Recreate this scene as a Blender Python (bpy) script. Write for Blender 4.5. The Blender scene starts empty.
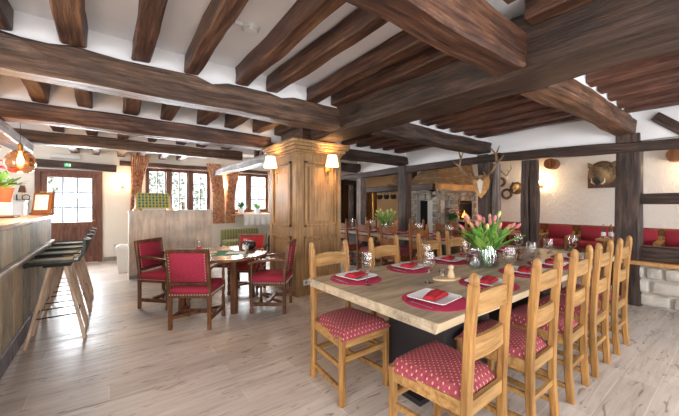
import bpy, math, random
from mathutils import Vector, Matrix, noise
random.seed(7)
PI = math.pi
SC = bpy.context.scene
COL = SC.collection

# ------------------------------------------------------------------ camera
F_PX, HX, HY, CH = 308.0, 339.5, 204.0, 1.32
YAW = math.atan((339.5 - 109) / F_PX)
cam_d = bpy.data.cameras.new('camera'); cam = bpy.data.objects.new('camera', cam_d); COL.objects.link(cam)
cam_d.sensor_width = 36; cam_d.sensor_fit = 'HORIZONTAL'; cam_d.lens = F_PX / 679 * 36
cam_d.shift_y = -(208 - HY) / 679.0
cam_d.clip_start = 0.02
cam.location = (0, 0, CH); cam.rotation_euler = (PI / 2, 0, -YAW)
SC.camera = cam
SC.view_settings.view_transform = 'Standard'; SC.view_settings.look = 'None'
SC.view_settings.gamma = 1; SC.view_settings.use_curve_mapping = False
SC.view_settings.exposure = 0.04

# ------------------------------------------------------------------ materials
def srgb(r, g, b):
    f = lambda c: (c / 255 / 12.92) if c <= 10 else ((c / 255 + 0.055) / 1.055) ** 2.4
    return (f(r), f(g), f(b), 1)

def base_mat(name, color, rough=0.6, metal=0.0, **kw):
    m = bpy.data.materials.new(name); m.use_nodes = True
    b = m.node_tree.nodes['Principled BSDF']
    b.inputs['Base Color'].default_value = color
    b.inputs['Roughness'].default_value = rough
    b.inputs['Metallic'].default_value = metal
    for k, v in kw.items(): b.inputs[k.replace('_', ' ')].default_value = v
    return m

def nd(m, t, **kw):
    n = m.node_tree.nodes.new(t)
    for k, v in kw.items(): setattr(n, k, v)
    return n

def lk(m, a, b): m.node_tree.links.new(a, b)

def ramp(m, fac, stops):
    r = nd(m, 'ShaderNodeValToRGB'); e = r.color_ramp.elements
    e[0].position, e[0].color = stops[0]; e[1].position, e[1].color = stops[-1]
    for p, c in stops[1:-1]:
        x = e.new(p); x.color = c
    lk(m, fac, r.inputs[0]); return r.outputs[0]

def coords(m, scale=(1, 1, 1), rot=(0, 0, 0), kind='Object'):
    t = nd(m, 'ShaderNodeTexCoord'); mp = nd(m, 'ShaderNodeMapping')
    mp.inputs['Scale'].default_value = scale; mp.inputs['Rotation'].default_value = rot
    lk(m, t.outputs[kind], mp.inputs[0]); return mp.outputs[0]

def noise_tex(m, vec, scale=5, detail=4, rough=.55, dist=0):
    n = nd(m, 'ShaderNodeTexNoise'); n.inputs['Scale'].default_value = scale
    n.inputs['Detail'].default_value = detail; n.inputs['Roughness'].default_value = rough
    n.inputs['Distortion'].default_value = dist
    lk(m, vec, n.inputs['Vector']); return n.outputs['Fac']

def bump(m, h, strength=.4, dist=.02):
    b = nd(m, 'ShaderNodeBump'); b.inputs['Strength'].default_value = strength
    b.inputs['Distance'].default_value = dist; lk(m, h, b.inputs['Height'])
    lk(m, b.outputs[0], m.node_tree.nodes['Principled BSDF'].inputs['Normal'])

def setcol(m, c): lk(m, c, m.node_tree.nodes['Principled BSDF'].inputs['Base Color'])

def mixc(m, fac, a, b, mode='MIX'):
    n = nd(m, 'ShaderNodeMix', data_type='RGBA', blend_type=mode)
    if isinstance(fac, float): n.inputs[0].default_value = fac
    else: lk(m, fac, n.inputs[0])
    for i, v in ((6, a), (7, b)):
        if isinstance(v, tuple): n.inputs[i].default_value = v
        else: lk(m, v, n.inputs[i])
    return n.outputs[2]

def wood(name, dark, mid, light, axis='X', stretch=14, scale=1.6, rough=.55, bmp=.35, bd=.01, spec=.4, crack=0):
    m = base_mat(name, mid, rough); m.node_tree.nodes['Principled BSDF'].inputs['Specular IOR Level'].default_value = spec
    s = {'X': (1, stretch, stretch), 'Y': (stretch, 1, stretch), 'Z': (stretch, stretch, 1)}[axis]
    v = coords(m, s)
    oi = nd(m, 'ShaderNodeObjectInfo'); add = nd(m, 'ShaderNodeVectorMath', operation='MULTIPLY_ADD')
    cx = nd(m, 'ShaderNodeCombineXYZ')
    for i in range(3): lk(m, oi.outputs['Random'], cx.inputs[i])
    lk(m, cx.outputs[0], add.inputs[0]); add.inputs[1].default_value = (37, 53, 71); lk(m, v, add.inputs[2])
    n1 = noise_tex(m, add.outputs[0], scale, 8, .68, .12)
    v2 = coords(m, (1.2, 1.2, 1.2)); n2 = noise_tex(m, v2, 2.2, 3, .5)
    c1 = ramp(m, n1, [(.3, dark), (.5, mid), (.72, light)])
    c2 = ramp(m, n2, [(.3, (.62, .62, .62, 1)), (.7, (1.2, 1.15, 1.1, 1))])
    c = mixc(m, 1.0, c1, c2, 'MULTIPLY')
    if crack:
        s2 = {'X': (1.3, 20, 20), 'Y': (20, 1.3, 20), 'Z': (20, 20, 1.3)}[axis]
        n3 = noise_tex(m, coords(m, s2), 2.0, 6, .75, .1)
        c = mixc(m, .85, c, ramp(m, n3, [(.38, (.18, .14, .12, 1)), (.44, (1, 1, 1, 1)), (1, (1.1, 1.08, 1.05, 1))]), 'MULTIPLY')
    setcol(m, c); bump(m, n1, bmp, bd)
    return m

M = {}
M['beam'] = wood('aged_beam_wood', srgb(44, 30, 24), srgb(88, 65, 51), srgb(142, 112, 90), 'X', 16, 1.5, .5, .8, .02, .45, 1)
M['litbeam'] = wood('lit_orange_beam_wood', srgb(50, 33, 24), srgb(106, 74, 54), srgb(162, 122, 92), 'X', 14, 1.5, .5, .8, .02, .45, 1)  # light falling on its cross beam is painted in by a lighter orange
M['girder'] = wood('shaded_girder_wood', srgb(34, 25, 21), srgb(62, 47, 39), srgb(98, 76, 62), 'X', 16, 1.5, .5, .8, .02, .45, 1)  # darker beam wood; the girder's shade is put into its colour
M['joist'] = wood('reddish_joist_wood', srgb(38, 23, 18), srgb(82, 53, 40), srgb(138, 102, 76), 'X', 13, 1.7, .5, .7, .015, .45, 1)
M['redjoist'] = wood('red_brown_joist_wood', srgb(44, 27, 23), srgb(100, 66, 54), srgb(146, 106, 86), 'X', 14, 1.6, .5, .6, .015, .45, 1)
M['greybeam'] = wood('weathered_grey_wood', srgb(70, 62, 60), srgb(118, 108, 108), srgb(170, 160, 160), 'X', 14, 1.5, .5, .7, .015, .4, 1)
M['post'] = wood('dark_post_wood', srgb(34, 25, 22), srgb(66, 51, 45), srgb(104, 84, 74), 'X', 16, 1.6, .55, .8, .02, .4, 1)
M['postgrey'] = wood('grey_post_wood', srgb(78, 68, 66), srgb(128, 116, 112), srgb(172, 160, 156), 'X', 16, 1.6, .6, .7, .02, .4, 1)
M['oak'] = wood('honey_oak', srgb(118, 80, 40), srgb(168, 124, 70), srgb(194, 152, 98), 'Z', 14, 2.6, .45, .15, .004, .35)
M['oakx'] = wood('honey_oak_slat', srgb(124, 86, 46), srgb(176, 134, 80), srgb(202, 164, 112), 'X', 14, 2.6, .45, .15, .004, .35)
M['oakd'] = wood('brown_oak', srgb(88, 48, 22), srgb(140, 86, 42), srgb(172, 116, 66), 'Z', 12, 2.2, .45, .15, .004, .4)
M['panel'] = wood('pillar_oak', srgb(120, 88, 54), srgb(164, 128, 86), srgb(190, 156, 112), 'Z', 14, 2.2, .42, .15, .004, .45)
M['walnut'] = wood('dark_walnut', srgb(60, 32, 18), srgb(104, 64, 38), srgb(146, 98, 62), 'Z', 10, 2.5, .38, .15, .004, .5)
M['tabletop'] = wood('rustic_tabletop', srgb(140, 122, 98), srgb(188, 170, 144), srgb(214, 200, 176), 'X', 9, 2.4, .42, .35, .005, .4, 0)
M['tableedge'] = base_mat('sawn_table_edge', srgb(214, 192, 158), .6)
M['roundtop'] = wood('round_tabletop', srgb(96, 62, 40), srgb(138, 100, 74), srgb(176, 140, 112), 'X', 6, 2.2, .25, .1, .003, .6)
M['doorwood'] = wood('door_wood', srgb(74, 44, 34), srgb(112, 72, 56), srgb(142, 98, 78), 'Z', 10, 2, .45, .15, .004)
M['greyplank'] = wood('limed_plank', srgb(180, 168, 158), srgb(212, 203, 194), srgb(232, 226, 220), 'Z', 9, 2.2, .6, .2, .004)
M['barwood'] = wood('bar_top_wood', srgb(168, 142, 124), srgb(200, 176, 158), srgb(224, 206, 192), 'Y', 8, 2, .25, .1, .003, .6)
M['beech'] = wood('pale_beech', srgb(196, 160, 130), srgb(226, 196, 168), srgb(240, 216, 194), 'Z', 8, 2, .45, .1, .003)
M['ledge'] = wood('ochre_ledge', srgb(176, 120, 66), srgb(206, 154, 96), srgb(224, 180, 124), 'X', 10, 2, .45, .15, .004)
M['mantel'] = wood('mantel_wood', srgb(42, 30, 26), srgb(74, 56, 48), srgb(112, 90, 76), 'X', 12, 1.5, .5, .6, .015)

def plaster(name, col, bs=.35, bd=.02, sc=9, warp=None):
    m = base_mat(name, col, .85)
    v = coords(m, (1, 1, 1) if warp is None else warp)
    n = noise_tex(m, v, sc, 5, .55, .6); bump(m, n, bs, bd)
    n2 = noise_tex(m, coords(m), 1.3, 3)
    c = ramp(m, n2, [(.3, tuple(x * .93 for x in col[:3]) + (1,)), (.7, col)])
    setcol(m, c); return m
M['ceil'] = plaster('ceiling_plaster', srgb(242, 241, 242), .12, .01, 6)
M['wall'] = plaster('white_wall_plaster', srgb(238, 232, 222), .2, .01, 8)
M['wavy'] = plaster('combed_wall_plaster', srgb(234, 229, 222), .8, .03, 13, (1, 1.7, .9))
M['lit_tanwall'] = plaster('lit_tan_plaster', srgb(226, 190, 142), .2, .01, 8)  # tan lightened to paint in warm light on the wall, no lamp there
M['white'] = base_mat('white_paint', srgb(218, 218, 216), .5)
M['skirt'] = base_mat('grey_skirting', srgb(140, 132, 126), .6)

# floor of wood-look planks running along X
def floor_mat():
    m = base_mat('plank_floor', srgb(190, 176, 164), .32)
    b = m.node_tree.nodes['Principled BSDF']
    v = coords(m)
    br = nd(m, 'ShaderNodeTexBrick'); br.offset = .37; br.offset_frequency = 2
    br.inputs['Color1'].default_value = srgb(214, 206, 200); br.inputs['Color2'].default_value = srgb(196, 186, 178)
    br.inputs['Mortar'].default_value = srgb(222, 216, 210)
    br.inputs['Scale'].default_value = 1; br.inputs['Mortar Size'].default_value = .003
    br.inputs['Mortar Smooth'].default_value = .1; br.inputs['Bias'].default_value = 0
    br.inputs['Brick Width'].default_value = 1.2; br.inputs['Row Height'].default_value = .2
    lk(m, v, br.inputs['Vector'])
    g = noise_tex(m, coords(m, (1.1, 13, 1)), 1.5, 7, .65, .8)
    gc = ramp(m, g, [(.28, (.62, .56, .51, 1)), (.46, (.92, .88, .84, 1)), (.68, (1.08, 1.06, 1.04, 1))])
    k = noise_tex(m, coords(m, (2.2, 9, 1)), 1.9, 2, .5, 1.5)
    kc = ramp(m, k, [(.30, (.42, .36, .32, 1)), (.39, (1, 1, 1, 1)), (1, (1, 1, 1, 1))])
    c = mixc(m, 1.0, br.outputs['Color'], gc, 'MULTIPLY'); c = mixc(m, .8, c, kc, 'MULTIPLY')
    setcol(m, c)
    r = ramp(m, g, [(.3, (.5, .5, .5, 1)), (.7, (.28, .28, .28, 1))]); lk(m, r, b.inputs['Roughness'])
    bump(m, br.outputs['Fac'], -.3, .003)
    return m
M['floor'] = floor_mat()

def stone_mat(name, cols, scale=3.0):
    m = base_mat(name, cols[1], .85)
    n = noise_tex(m, coords(m), scale * 2, 6, .6, .5)
    n0 = noise_tex(m, coords(m), scale * .6, 2, .5)
    c = mixc(m, .5, ramp(m, n0, [(.35, cols[0]), (.5, cols[1]), (.65, cols[2])]), ramp(m, n, [(.3, cols[0]), (.7, cols[2])]))
    setcol(m, c); bump(m, n, .6, .02); return m
M['stone'] = stone_mat('pale_rubble_stone', [srgb(150, 142, 132), srgb(196, 188, 176), srgb(224, 216, 202)])
M['mortar'] = base_mat('mortar', srgb(196, 190, 182), .95)
M['fstone'] = stone_mat('fireplace_stone', [srgb(88, 78, 68), srgb(140, 128, 112), srgb(192, 182, 166)], 4)
def brickmat(name, c1, c2, mo, bw=.2, rh=.07):
    m = base_mat(name, c1, .85); v = coords(m, (1, 1, 1), kind='Generated')
    t = nd(m, 'ShaderNodeTexCoord'); sp = nd(m, 'ShaderNodeSeparateXYZ'); lk(m, t.outputs['Object'], sp.inputs[0])
    ad = nd(m, 'ShaderNodeMath', operation='ADD'); lk(m, sp.outputs[0], ad.inputs[0]); lk(m, sp.outputs[1], ad.inputs[1])
    cb = nd(m, 'ShaderNodeCombineXYZ'); lk(m, ad.outputs[0], cb.inputs[0]); lk(m, sp.outputs[2], cb.inputs[1])
    br = nd(m, 'ShaderNodeTexBrick'); br.inputs['Scale'].default_value = 1
    br.inputs['Color1'].default_value = c1; br.inputs['Color2'].default_value = c2; br.inputs['Mortar'].default_value = mo
    br.inputs['Brick Width'].default_value = bw; br.inputs['Row Height'].default_value = rh; br.inputs['Mortar Size'].default_value = .006
    lk(m, cb.outputs[0], br.inputs['Vector'])
    n = noise_tex(m, coords(m), 9, 4); c = mixc(m, .5, br.outputs['Color'], ramp(m, n, [(.3, (.5, .5, .5, 1)), (.7, (1.2, 1.2, 1.2, 1))]), 'MULTIPLY')
    setcol(m, c); bump(m, br.outputs['Fac'], -.5, .01); return m
M['hood'] = brickmat('hood_brick', srgb(158, 124, 88), srgb(122, 94, 66), srgb(104, 84, 64), .22, .06)

def panel_mat(name, a, b):
    m = base_mat(name, a, .6)
    n = noise_tex(m, coords(m, (1, 1, .6)), 7, 5, .6, 1); setcol(m, ramp(m, n, [(.35, a), (.65, b)])); bump(m, n, .2, .01); return m
M['slateA'] = panel_mat('bar_panel_ochre', srgb(178, 160, 128), srgb(206, 190, 160))
M['slateB'] = panel_mat('bar_panel_grey', srgb(128, 124, 112), srgb(172, 166, 150))
M['slateC'] = panel_mat('bar_panel_olive', srgb(146, 138, 118), srgb(192, 182, 160))
M['concrete'] = panel_mat('bar_plinth_grey', srgb(110, 108, 112), srgb(150, 150, 156))

def seat_mat():
    m = base_mat('dotted_red_fabric', srgb(176, 62, 78), .85)
    v = coords(m, (44, 44, 44), (0, 0, PI / 4))
    sp = nd(m, 'ShaderNodeSeparateXYZ'); lk(m, v, sp.inputs[0])
    fr = []
    for i in range(2):
        f = nd(m, 'ShaderNodeMath', operation='FRACT'); lk(m, sp.outputs[i], f.inputs[0])
        s = nd(m, 'ShaderNodeMath', operation='SUBTRACT'); lk(m, f.outputs[0], s.inputs[0]); s.inputs[1].default_value = .5
        q = nd(m, 'ShaderNodeMath', operation='MULTIPLY'); lk(m, s.outputs[0], q.inputs[0]); lk(m, s.outputs[0], q.inputs[1]); fr.append(q.outputs[0])
    a = nd(m, 'ShaderNodeMath', operation='ADD'); lk(m, fr[0], a.inputs[0]); lk(m, fr[1], a.inputs[1])
    l = nd(m, 'ShaderNodeMath', operation='LESS_THAN'); lk(m, a.outputs[0], l.inputs[0]); l.inputs[1].default_value = .028
    n = noise_tex(m, coords(m), 60, 2)
    base = ramp(m, n, [(.3, srgb(130, 46, 56)), (.7, srgb(158, 70, 80))])
    setcol(m, mixc(m, l.outputs[0], base, srgb(214, 158, 142))); return m
M['seat'] = seat_mat()
def fabric(name, c, d, sc=80):
    m = base_mat(name, c, .9); n = noise_tex(m, coords(m), sc, 3); setcol(m, ramp(m, n, [(.3, d), (.7, c)])); bump(m, n, .15, .003); return m
M['crimson'] = fabric('crimson_fabric', srgb(178, 50, 76), srgb(146, 34, 58))
M['redfab'] = fabric('bright_red_fabric', srgb(184, 46, 50), srgb(156, 34, 40))
M['redfab2'] = fabric('dark_red_fabric', srgb(160, 44, 60), srgb(132, 32, 48))
M['napkin'] = fabric('red_napkin_cloth', srgb(186, 34, 46), srgb(154, 22, 36))
M['placemat'] = fabric('pink_red_placemat', srgb(196, 46, 88), srgb(170, 30, 70), 160)
def curtain_mat():
    m = base_mat('orange_patterned_curtain', srgb(190, 100, 60), .9)
    v = nd(m, 'ShaderNodeTexVoronoi'); v.inputs['Scale'].default_value = 22; lk(m, coords(m), v.inputs['Vector'])
    sp = nd(m, 'ShaderNodeSeparateColor'); lk(m, v.outputs['Color'], sp.inputs[0])
    setcol(m, ramp(m, sp.outputs[0], [(.0, srgb(206, 136, 98)), (.35, srgb(232, 186, 140)), (.55, srgb(184, 92, 80)), (.8, srgb(240, 216, 178)), (1, srgb(150, 100, 76))])); return m
M['curtain'] = curtain_mat()
def stripe_mat(name, a, b, axis=0, sc=40):
    m = base_mat(name, a, .9); sp = nd(m, 'ShaderNodeSeparateXYZ'); lk(m, coords(m, (sc, sc, sc)), sp.inputs[0])
    f = nd(m, 'ShaderNodeMath', operation='FRACT'); lk(m, sp.outputs[axis], f.inputs[0])
    setcol(m, ramp(m, f.outputs[0], [(.45, a), (.55, b)])); return m
M['greenstripe'] = stripe_mat('green_striped_fabric', srgb(112, 112, 70), srgb(150, 146, 100), 0, 14)
M['lace'] = base_mat('white_lace', srgb(240, 236, 232), .9)
M['steel'] = base_mat('steel', srgb(200, 200, 205), .2, 1)
M['brass'] = base_mat('brass', srgb(196, 150, 80), .3, 1)
M['iron'] = base_mat('black_iron', srgb(30, 28, 28), .5, .6)
M['black'] = base_mat('black_paint', srgb(26, 26, 28), .45)
M['darkbase'] = base_mat('dark_grey_base', srgb(44, 42, 46), .4)
M['charcoal'] = base_mat('charcoal_shell', srgb(34, 42, 38), .4)
M['olive'] = fabric('olive_seat_pad', srgb(158, 158, 130), srgb(130, 132, 106))
M['porcelain'] = base_mat('white_porcelain', srgb(240, 240, 242), .15)
M['green'] = base_mat('leaf_green', srgb(96, 148, 58), .5)
M['green2'] = base_mat('pale_leaf_green', srgb(150, 190, 90), .5)
M['darkgreen'] = base_mat('dark_leaf_green', srgb(50, 92, 44), .5)
M['pink'] = base_mat('tulip_pink', srgb(206, 124, 126), .5)
M['peach'] = base_mat('tulip_peach', srgb(214, 156, 120), .5)
M['yellow'] = base_mat('tulip_yellow', srgb(206, 204, 130), .5)
M['poinsettia'] = base_mat('poinsettia_red', srgb(190, 30, 34), .6)
M['terracotta'] = base_mat('terracotta', srgb(170, 90, 64), .8)
M['paper'] = base_mat('white_paper', srgb(242, 240, 238), .8)
M['yellowpaper'] = base_mat('cream_paper', srgb(228, 220, 176), .8)
M['gcloth'] = fabric('green_cloth', srgb(46, 130, 84), srgb(30, 104, 66))
M['cork'] = wood('turned_maple', srgb(206, 172, 128), srgb(228, 200, 160), srgb(240, 218, 184), 'Z', 6, 3, .45, .05, .002)
M['fur'] = stone_mat('boar_fur', [srgb(26, 20, 16), srgb(70, 54, 38), srgb(160, 134, 98)], 7)
M['bone'] = base_mat('bone', srgb(232, 222, 204), .6)
M['antler'] = stone_mat('antler_horn', [srgb(90, 66, 46), srgb(134, 104, 76), srgb(176, 148, 116)], 10)
M['wreath'] = stone_mat('wreath_twigs', [srgb(70, 42, 28), srgb(120, 82, 52), srgb(160, 116, 78)], 20)
M['bluedot'] = base_mat('blue_disc', srgb(60, 110, 150), .5)
M['greendot'] = base_mat('green_disc', srgb(90, 150, 90), .5)
M['yellowboard'] = base_mat('yellow_board', srgb(206, 188, 92), .5)
M['redplastic'] = base_mat('red_plastic', srgb(190, 26, 38), .35)
M['dark'] = base_mat('dark_void', srgb(24, 18, 16), .9)
M['ground'] = stone_mat('outside_gravel', [srgb(190, 188, 182), srgb(214, 212, 208), srgb(230, 228, 224)], 2)
M['bush'] = stone_mat('outside_foliage', [srgb(96, 116, 76), srgb(140, 160, 110), srgb(196, 206, 170)], 6)
M['rock'] = stone_mat('outside_stone', [srgb(120, 118, 116), srgb(150, 148, 146), srgb(186, 184, 180)], 3)

def emis(name, col, st):
    m = bpy.data.materials.new(name); m.use_nodes = True; b = m.node_tree.nodes['Principled BSDF']
    b.inputs['Base Color'].default_value = col; b.inputs['Emission Color'].default_value = col
    b.inputs['Emission Strength'].default_value = st; return m
M['shade'] = emis('lit_lamp_shade', (1, .80, .52, 1), 1.5)
M['bulb'] = emis('lit_bulb', (1, .62, .25, 1), 14)
M['flame'] = emis('flame', (1, .36, .07, 1), 3.5)
M['exit'] = emis('exit_green', (.03, .42, .14, 1), .6)
M['exitw'] = emis('exit_white', (.9, 1, .92, 1), .6)

def glassmat(name, tint, refl=1.0, rough=.02, base=.0, tintedge=None):
    m = bpy.data.materials.new(name); m.use_nodes = True; nt = m.node_tree
    for n in list(nt.nodes): nt.nodes.remove(n)
    o = nd(m, 'ShaderNodeOutputMaterial'); t = nd(m, 'ShaderNodeBsdfTransparent'); g = nd(m, 'ShaderNodeBsdfGlossy')
    t.inputs[0].default_value = tint; g.inputs['Roughness'].default_value = rough
    lw = nd(m, 'ShaderNodeLayerWeight'); lw.inputs['Blend'].default_value = .35
    mr = nd(m, 'ShaderNodeMapRange'); mr.inputs['To Min'].default_value = .05 + base; mr.inputs['To Max'].default_value = .9 * refl
    pw = nd(m, 'ShaderNodeMath', operation='POWER'); pw.inputs[1].default_value = 1.6
    lk(m, lw.outputs['Facing'], pw.inputs[0]); lk(m, pw.outputs[0], mr.inputs['Value'])
    mx = nd(m, 'ShaderNodeMixShader'); lk(m, mr.outputs[0], mx.inputs[0]); lk(m, t.outputs[0], mx.inputs[1]); lk(m, g.outputs[0], mx.inputs[2])
    lk(m, mx.outputs[0], o.inputs[0]); return m
M['glass'] = base_mat('drinking_glass', (1, 1, 1, 1), .0, 0, Transmission_Weight=1.0, IOR=1.45)
M['pane'] = glassmat('window_pane', (.97, .98, .98, 1), .5)
M['copperglass'] = glassmat('copper_tinted_glass', (.98, .80, .64, 1), .7, .05, .06)
M['vaseglass'] = glassmat('vase_glass', (.93, .96, .96, 1), .55, .12, .03)
M['water'] = glassmat('vase_water', (.90, .95, .92, 1), .5)

# ------------------------------------------------------------------ mesh builder
class MB:
    def __init__(s): s.v = []; s.f = []; s.mi = []
    def add(s, vs, fs, mi=0):
        n = len(s.v); s.v += [tuple(p) for p in vs]; s.f += [tuple(i + n for i in f) for f in fs]; s.mi += [mi] * len(fs)
    def box(s, c, size, rot=None, mi=0, bev=0.0):
        hx, hy, hz = size[0] / 2, size[1] / 2, size[2] / 2
        if bev > 0:
            b = min(bev, hx * .9, hy * .9, hz * .9); pts = []
            for z, i in ((-hz, b), (-hz + b, 0), (hz - b, 0), (hz, b)):
                X, Y = hx - i, hy - i; k = b * .6 if i == 0 else b * .3
                for sx, sy, o in ((1, 1, 0), (-1, 1, 1), (-1, -1, 0), (1, -1, 1)):
                    a, d = (sx * (X), sy * (Y - k)), (sx * (X - k), sy * Y)
                    pts += [(a[0], a[1], z), (d[0], d[1], z)] if o == 0 else [(d[0], d[1], z), (a[0], a[1], z)]
            fs = [tuple(range(7, -1, -1)), tuple(range(24, 32))]
            for r in range(3):
                for i in range(8):
                    j = (i + 1) % 8; fs.append((r * 8 + i, r * 8 + j, r * 8 + 8 + j, r * 8 + 8 + i))
            vs = pts
        else:
            vs = [(x, y, z) for z in (-hz, hz) for x, y in ((-hx, -hy), (hx, -hy), (hx, hy), (-hx, hy))]
            fs = [(3, 2, 1, 0), (4, 5, 6, 7), (0, 1, 5, 4), (1, 2, 6, 5), (2, 3, 7, 6), (3, 0, 4, 7)]
        R = rot if rot is not None else Matrix.Identity(3)
        if not isinstance(R, Matrix): R = Matrix.Rotation(R, 3, 'Z')
        C = Vector(c); s.add([R @ Vector(p) + C for p in vs], fs, mi); return s
    def b2(s, x0, x1, y0, y1, z0, z1, mi=0, bev=0):
        return s.box(((x0 + x1) / 2, (y0 + y1) / 2, (z0 + z1) / 2), (x1 - x0, y1 - y0, z1 - z0), None, mi, bev)
    def bar(s, p0, p1, w, h, mi=0, bev=0, up=(0, 0, 1), w1=None, h1=None):
        p0, p1 = Vector(p0), Vector(p1); d = (p1 - p0); L = d.length; x = d / L
        u = Vector(up); 
        if abs(x.dot(u)) > .95: u = Vector((0, 1, 0))
        y = u.cross(x).normalized(); z = x.cross(y)
        w1 = w if w1 is None else w1; h1 = h if h1 is None else h1
        def ring(p, w, h):
            c = min(w, h) * (.18 if bev else 0)
            q = [(w/2, -h/2 + c), (w/2, h/2 - c), (w/2 - c, h/2), (-w/2 + c, h/2), (-w/2, h/2 - c), (-w/2, -h/2 + c), (-w/2 + c, -h/2), (w/2 - c, -h/2)] if bev else [(w/2, -h/2), (w/2, h/2), (-w/2, h/2), (-w/2, -h/2)]
            return [p + y * a + z * b for a, b in q]
        n = 8 if bev else 4
        vs = ring(p0, w, h) + ring(p1, w1, h1)
        fs = [tuple(range(n - 1, -1, -1)), tuple(range(n, 2 * n))] + [(i, (i + 1) % n, n + (i + 1) % n, n + i) for i in range(n)]
        s.add(vs, fs, mi); return s
    def tube(s, pts, r, n=8, mi=0, cap=True):
        pts = [Vector(p) for p in pts]; rs = r if isinstance(r, (list, tuple)) else [r] * len(pts)
        vs = []; prev = None
        for i, p in enumerate(pts):
            t = (pts[min(i + 1, len(pts) - 1)] - pts[max(i - 1, 0)]).normalized()
            if prev is None: a = t.cross(Vector((0, 0, 1)) if abs(t.z) < .9 else Vector((1, 0, 0))).normalized()
            else: a = (prev - t * prev.dot(t)).normalized()
            prev = a; b = t.cross(a)
            vs += [p + (a * math.cos(2 * PI * k / n) + b * math.sin(2 * PI * k / n)) * rs[i] for k in range(n)]
        fs = []
        for i in range(len(pts) - 1):
            for k in range(n):
                j = (k + 1) % n; fs.append((i * n + k, i * n + j, (i + 1) * n + j, (i + 1) * n + k))
        if cap: fs += [tuple(range(n - 1, -1, -1)), tuple(range((len(pts) - 1) * n, len(pts) * n))]
        s.add(vs, fs, mi); return s
    def lathe(s, prof, c=(0, 0, 0), n=20, mi=0, R=None, close=True):
        C = Vector(c); vs = []
        for r, z in prof:
            for k in range(n):
                a = 2 * PI * k / n; p = Vector((r * math.cos(a), r * math.sin(a), z)); vs.append((R @ p if R else p) + C)
        fs = []
        m_ = len(prof)
        for i in range(m_ - 1):
            for k in range(n):
                j = (k + 1) % n; fs.append((i * n + k, i * n + j, (i + 1) * n + j, (i + 1) * n + k))
        if close:
            fs.append(tuple(range(n - 1, -1, -1))); fs.append(tuple(range((m_ - 1) * n, m_ * n)))
        s.add(vs, fs, mi); return s
    def ball(s, c, r, n=12, m_=8, sc=(1, 1, 1), mi=0, jit=0):
        prof = []
        vs = []; fs = []
        C = Vector(c)
        for i in range(m_ + 1):
            t = PI * i / m_
            for k in range(n):
                a = 2 * PI * k / n
                p = Vector((math.sin(t) * math.cos(a) * sc[0], math.sin(t) * math.sin(a) * sc[1], -math.cos(t) * sc[2])) * r
                if jit: p *= 1 + jit * noise.noise(p * (3 / r) + C * 5)
                vs.append(p + C)
        for i in range(m_):
            for k in range(n):
                j = (k + 1) % n; fs.append((i * n + k, i * n + j, (i + 1) * n + j, (i + 1) * n + k))
        s.add(vs, fs, mi); return s
    def build(s, name, mat, parent=None, loc=None, rotz=0, smooth=False, offset=None):
        me = bpy.data.meshes.new(name)
        vs = s.v
        if loc is not None and offset is None: vs = s.v
        me.from_pydata(vs, [], s.f); me.validate(clean_customdata=False)
        mats = mat if isinstance(mat, (list, tuple)) else [mat]
        for x in mats: me.materials.append(M[x] if isinstance(x, str) else x)
        if len(mats) > 1 and len(me.polygons) == len(s.mi):
            me.polygons.foreach_set('material_index', s.mi)
        if smooth:
            me.polygons.foreach_set('use_smooth', [True] * len(me.polygons))
            try: me.set_sharp_from_angle(angle=math.radians(50))
            except Exception: pass
        me.update()
        o = bpy.data.objects.new(name, me); COL.objects.link(o)
        if parent: o.parent = parent
        if loc is not None: o.location = loc
        if rotz: o.rotation_euler.z = rotz
        return o
    def placed(s, name, mat, label, cat, group=None, smooth=False):
        """single-mesh thing given in world coordinates: origin goes to base centre"""
        xs = [p[0] for p in s.v]; ys = [p[1] for p in s.v]; zs = [p[2] for p in s.v]
        o = ((min(xs) + max(xs)) / 2, (min(ys) + max(ys)) / 2, min(zs))
        s.v = [(p[0] - o[0], p[1] - o[1], p[2] - o[2]) for p in s.v]
        ob = s.build(name, mat, None, o, 0, smooth); tag(ob, label, cat, group); return ob

def tag(o, label=None, cat=None, group=None, kind=None):
    if label: o['label'] = label
    if cat: o['category'] = cat
    if group: o['group'] = group
    if kind: o['kind'] = kind
    return o
def thing(name, label, cat, loc=(0, 0, 0), rz=0, group=None):
    o = bpy.data.objects.new(name, None); COL.objects.link(o); o.empty_display_size = .1
    o.location = loc; o.rotation_euler.z = rz; tag(o, label, cat, group); return o
def copy_tree(o, parent=None):
    c = o.copy(); COL.objects.link(c); c.parent = parent
    for ch in list(o.children): copy_tree(ch, c)
    return c
def inst(proto, used, loc, rz, label, group):
    o = proto if not used else copy_tree(proto)
    o.location = loc; o.rotation_euler.z = rz; tag(o, label, None, group); return o
def struct(mb, name, mat, smooth=False, label=None):
    o = mb.build(name, mat, smooth=smooth); o['kind'] = 'structure'
    if label: o['label'] = label
    return o
ORD = ['first', 'second', 'third', 'fourth', 'fifth', 'sixth', 'seventh', 'eighth', 'ninth', 'tenth', 'eleventh', 'twelfth']

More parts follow.
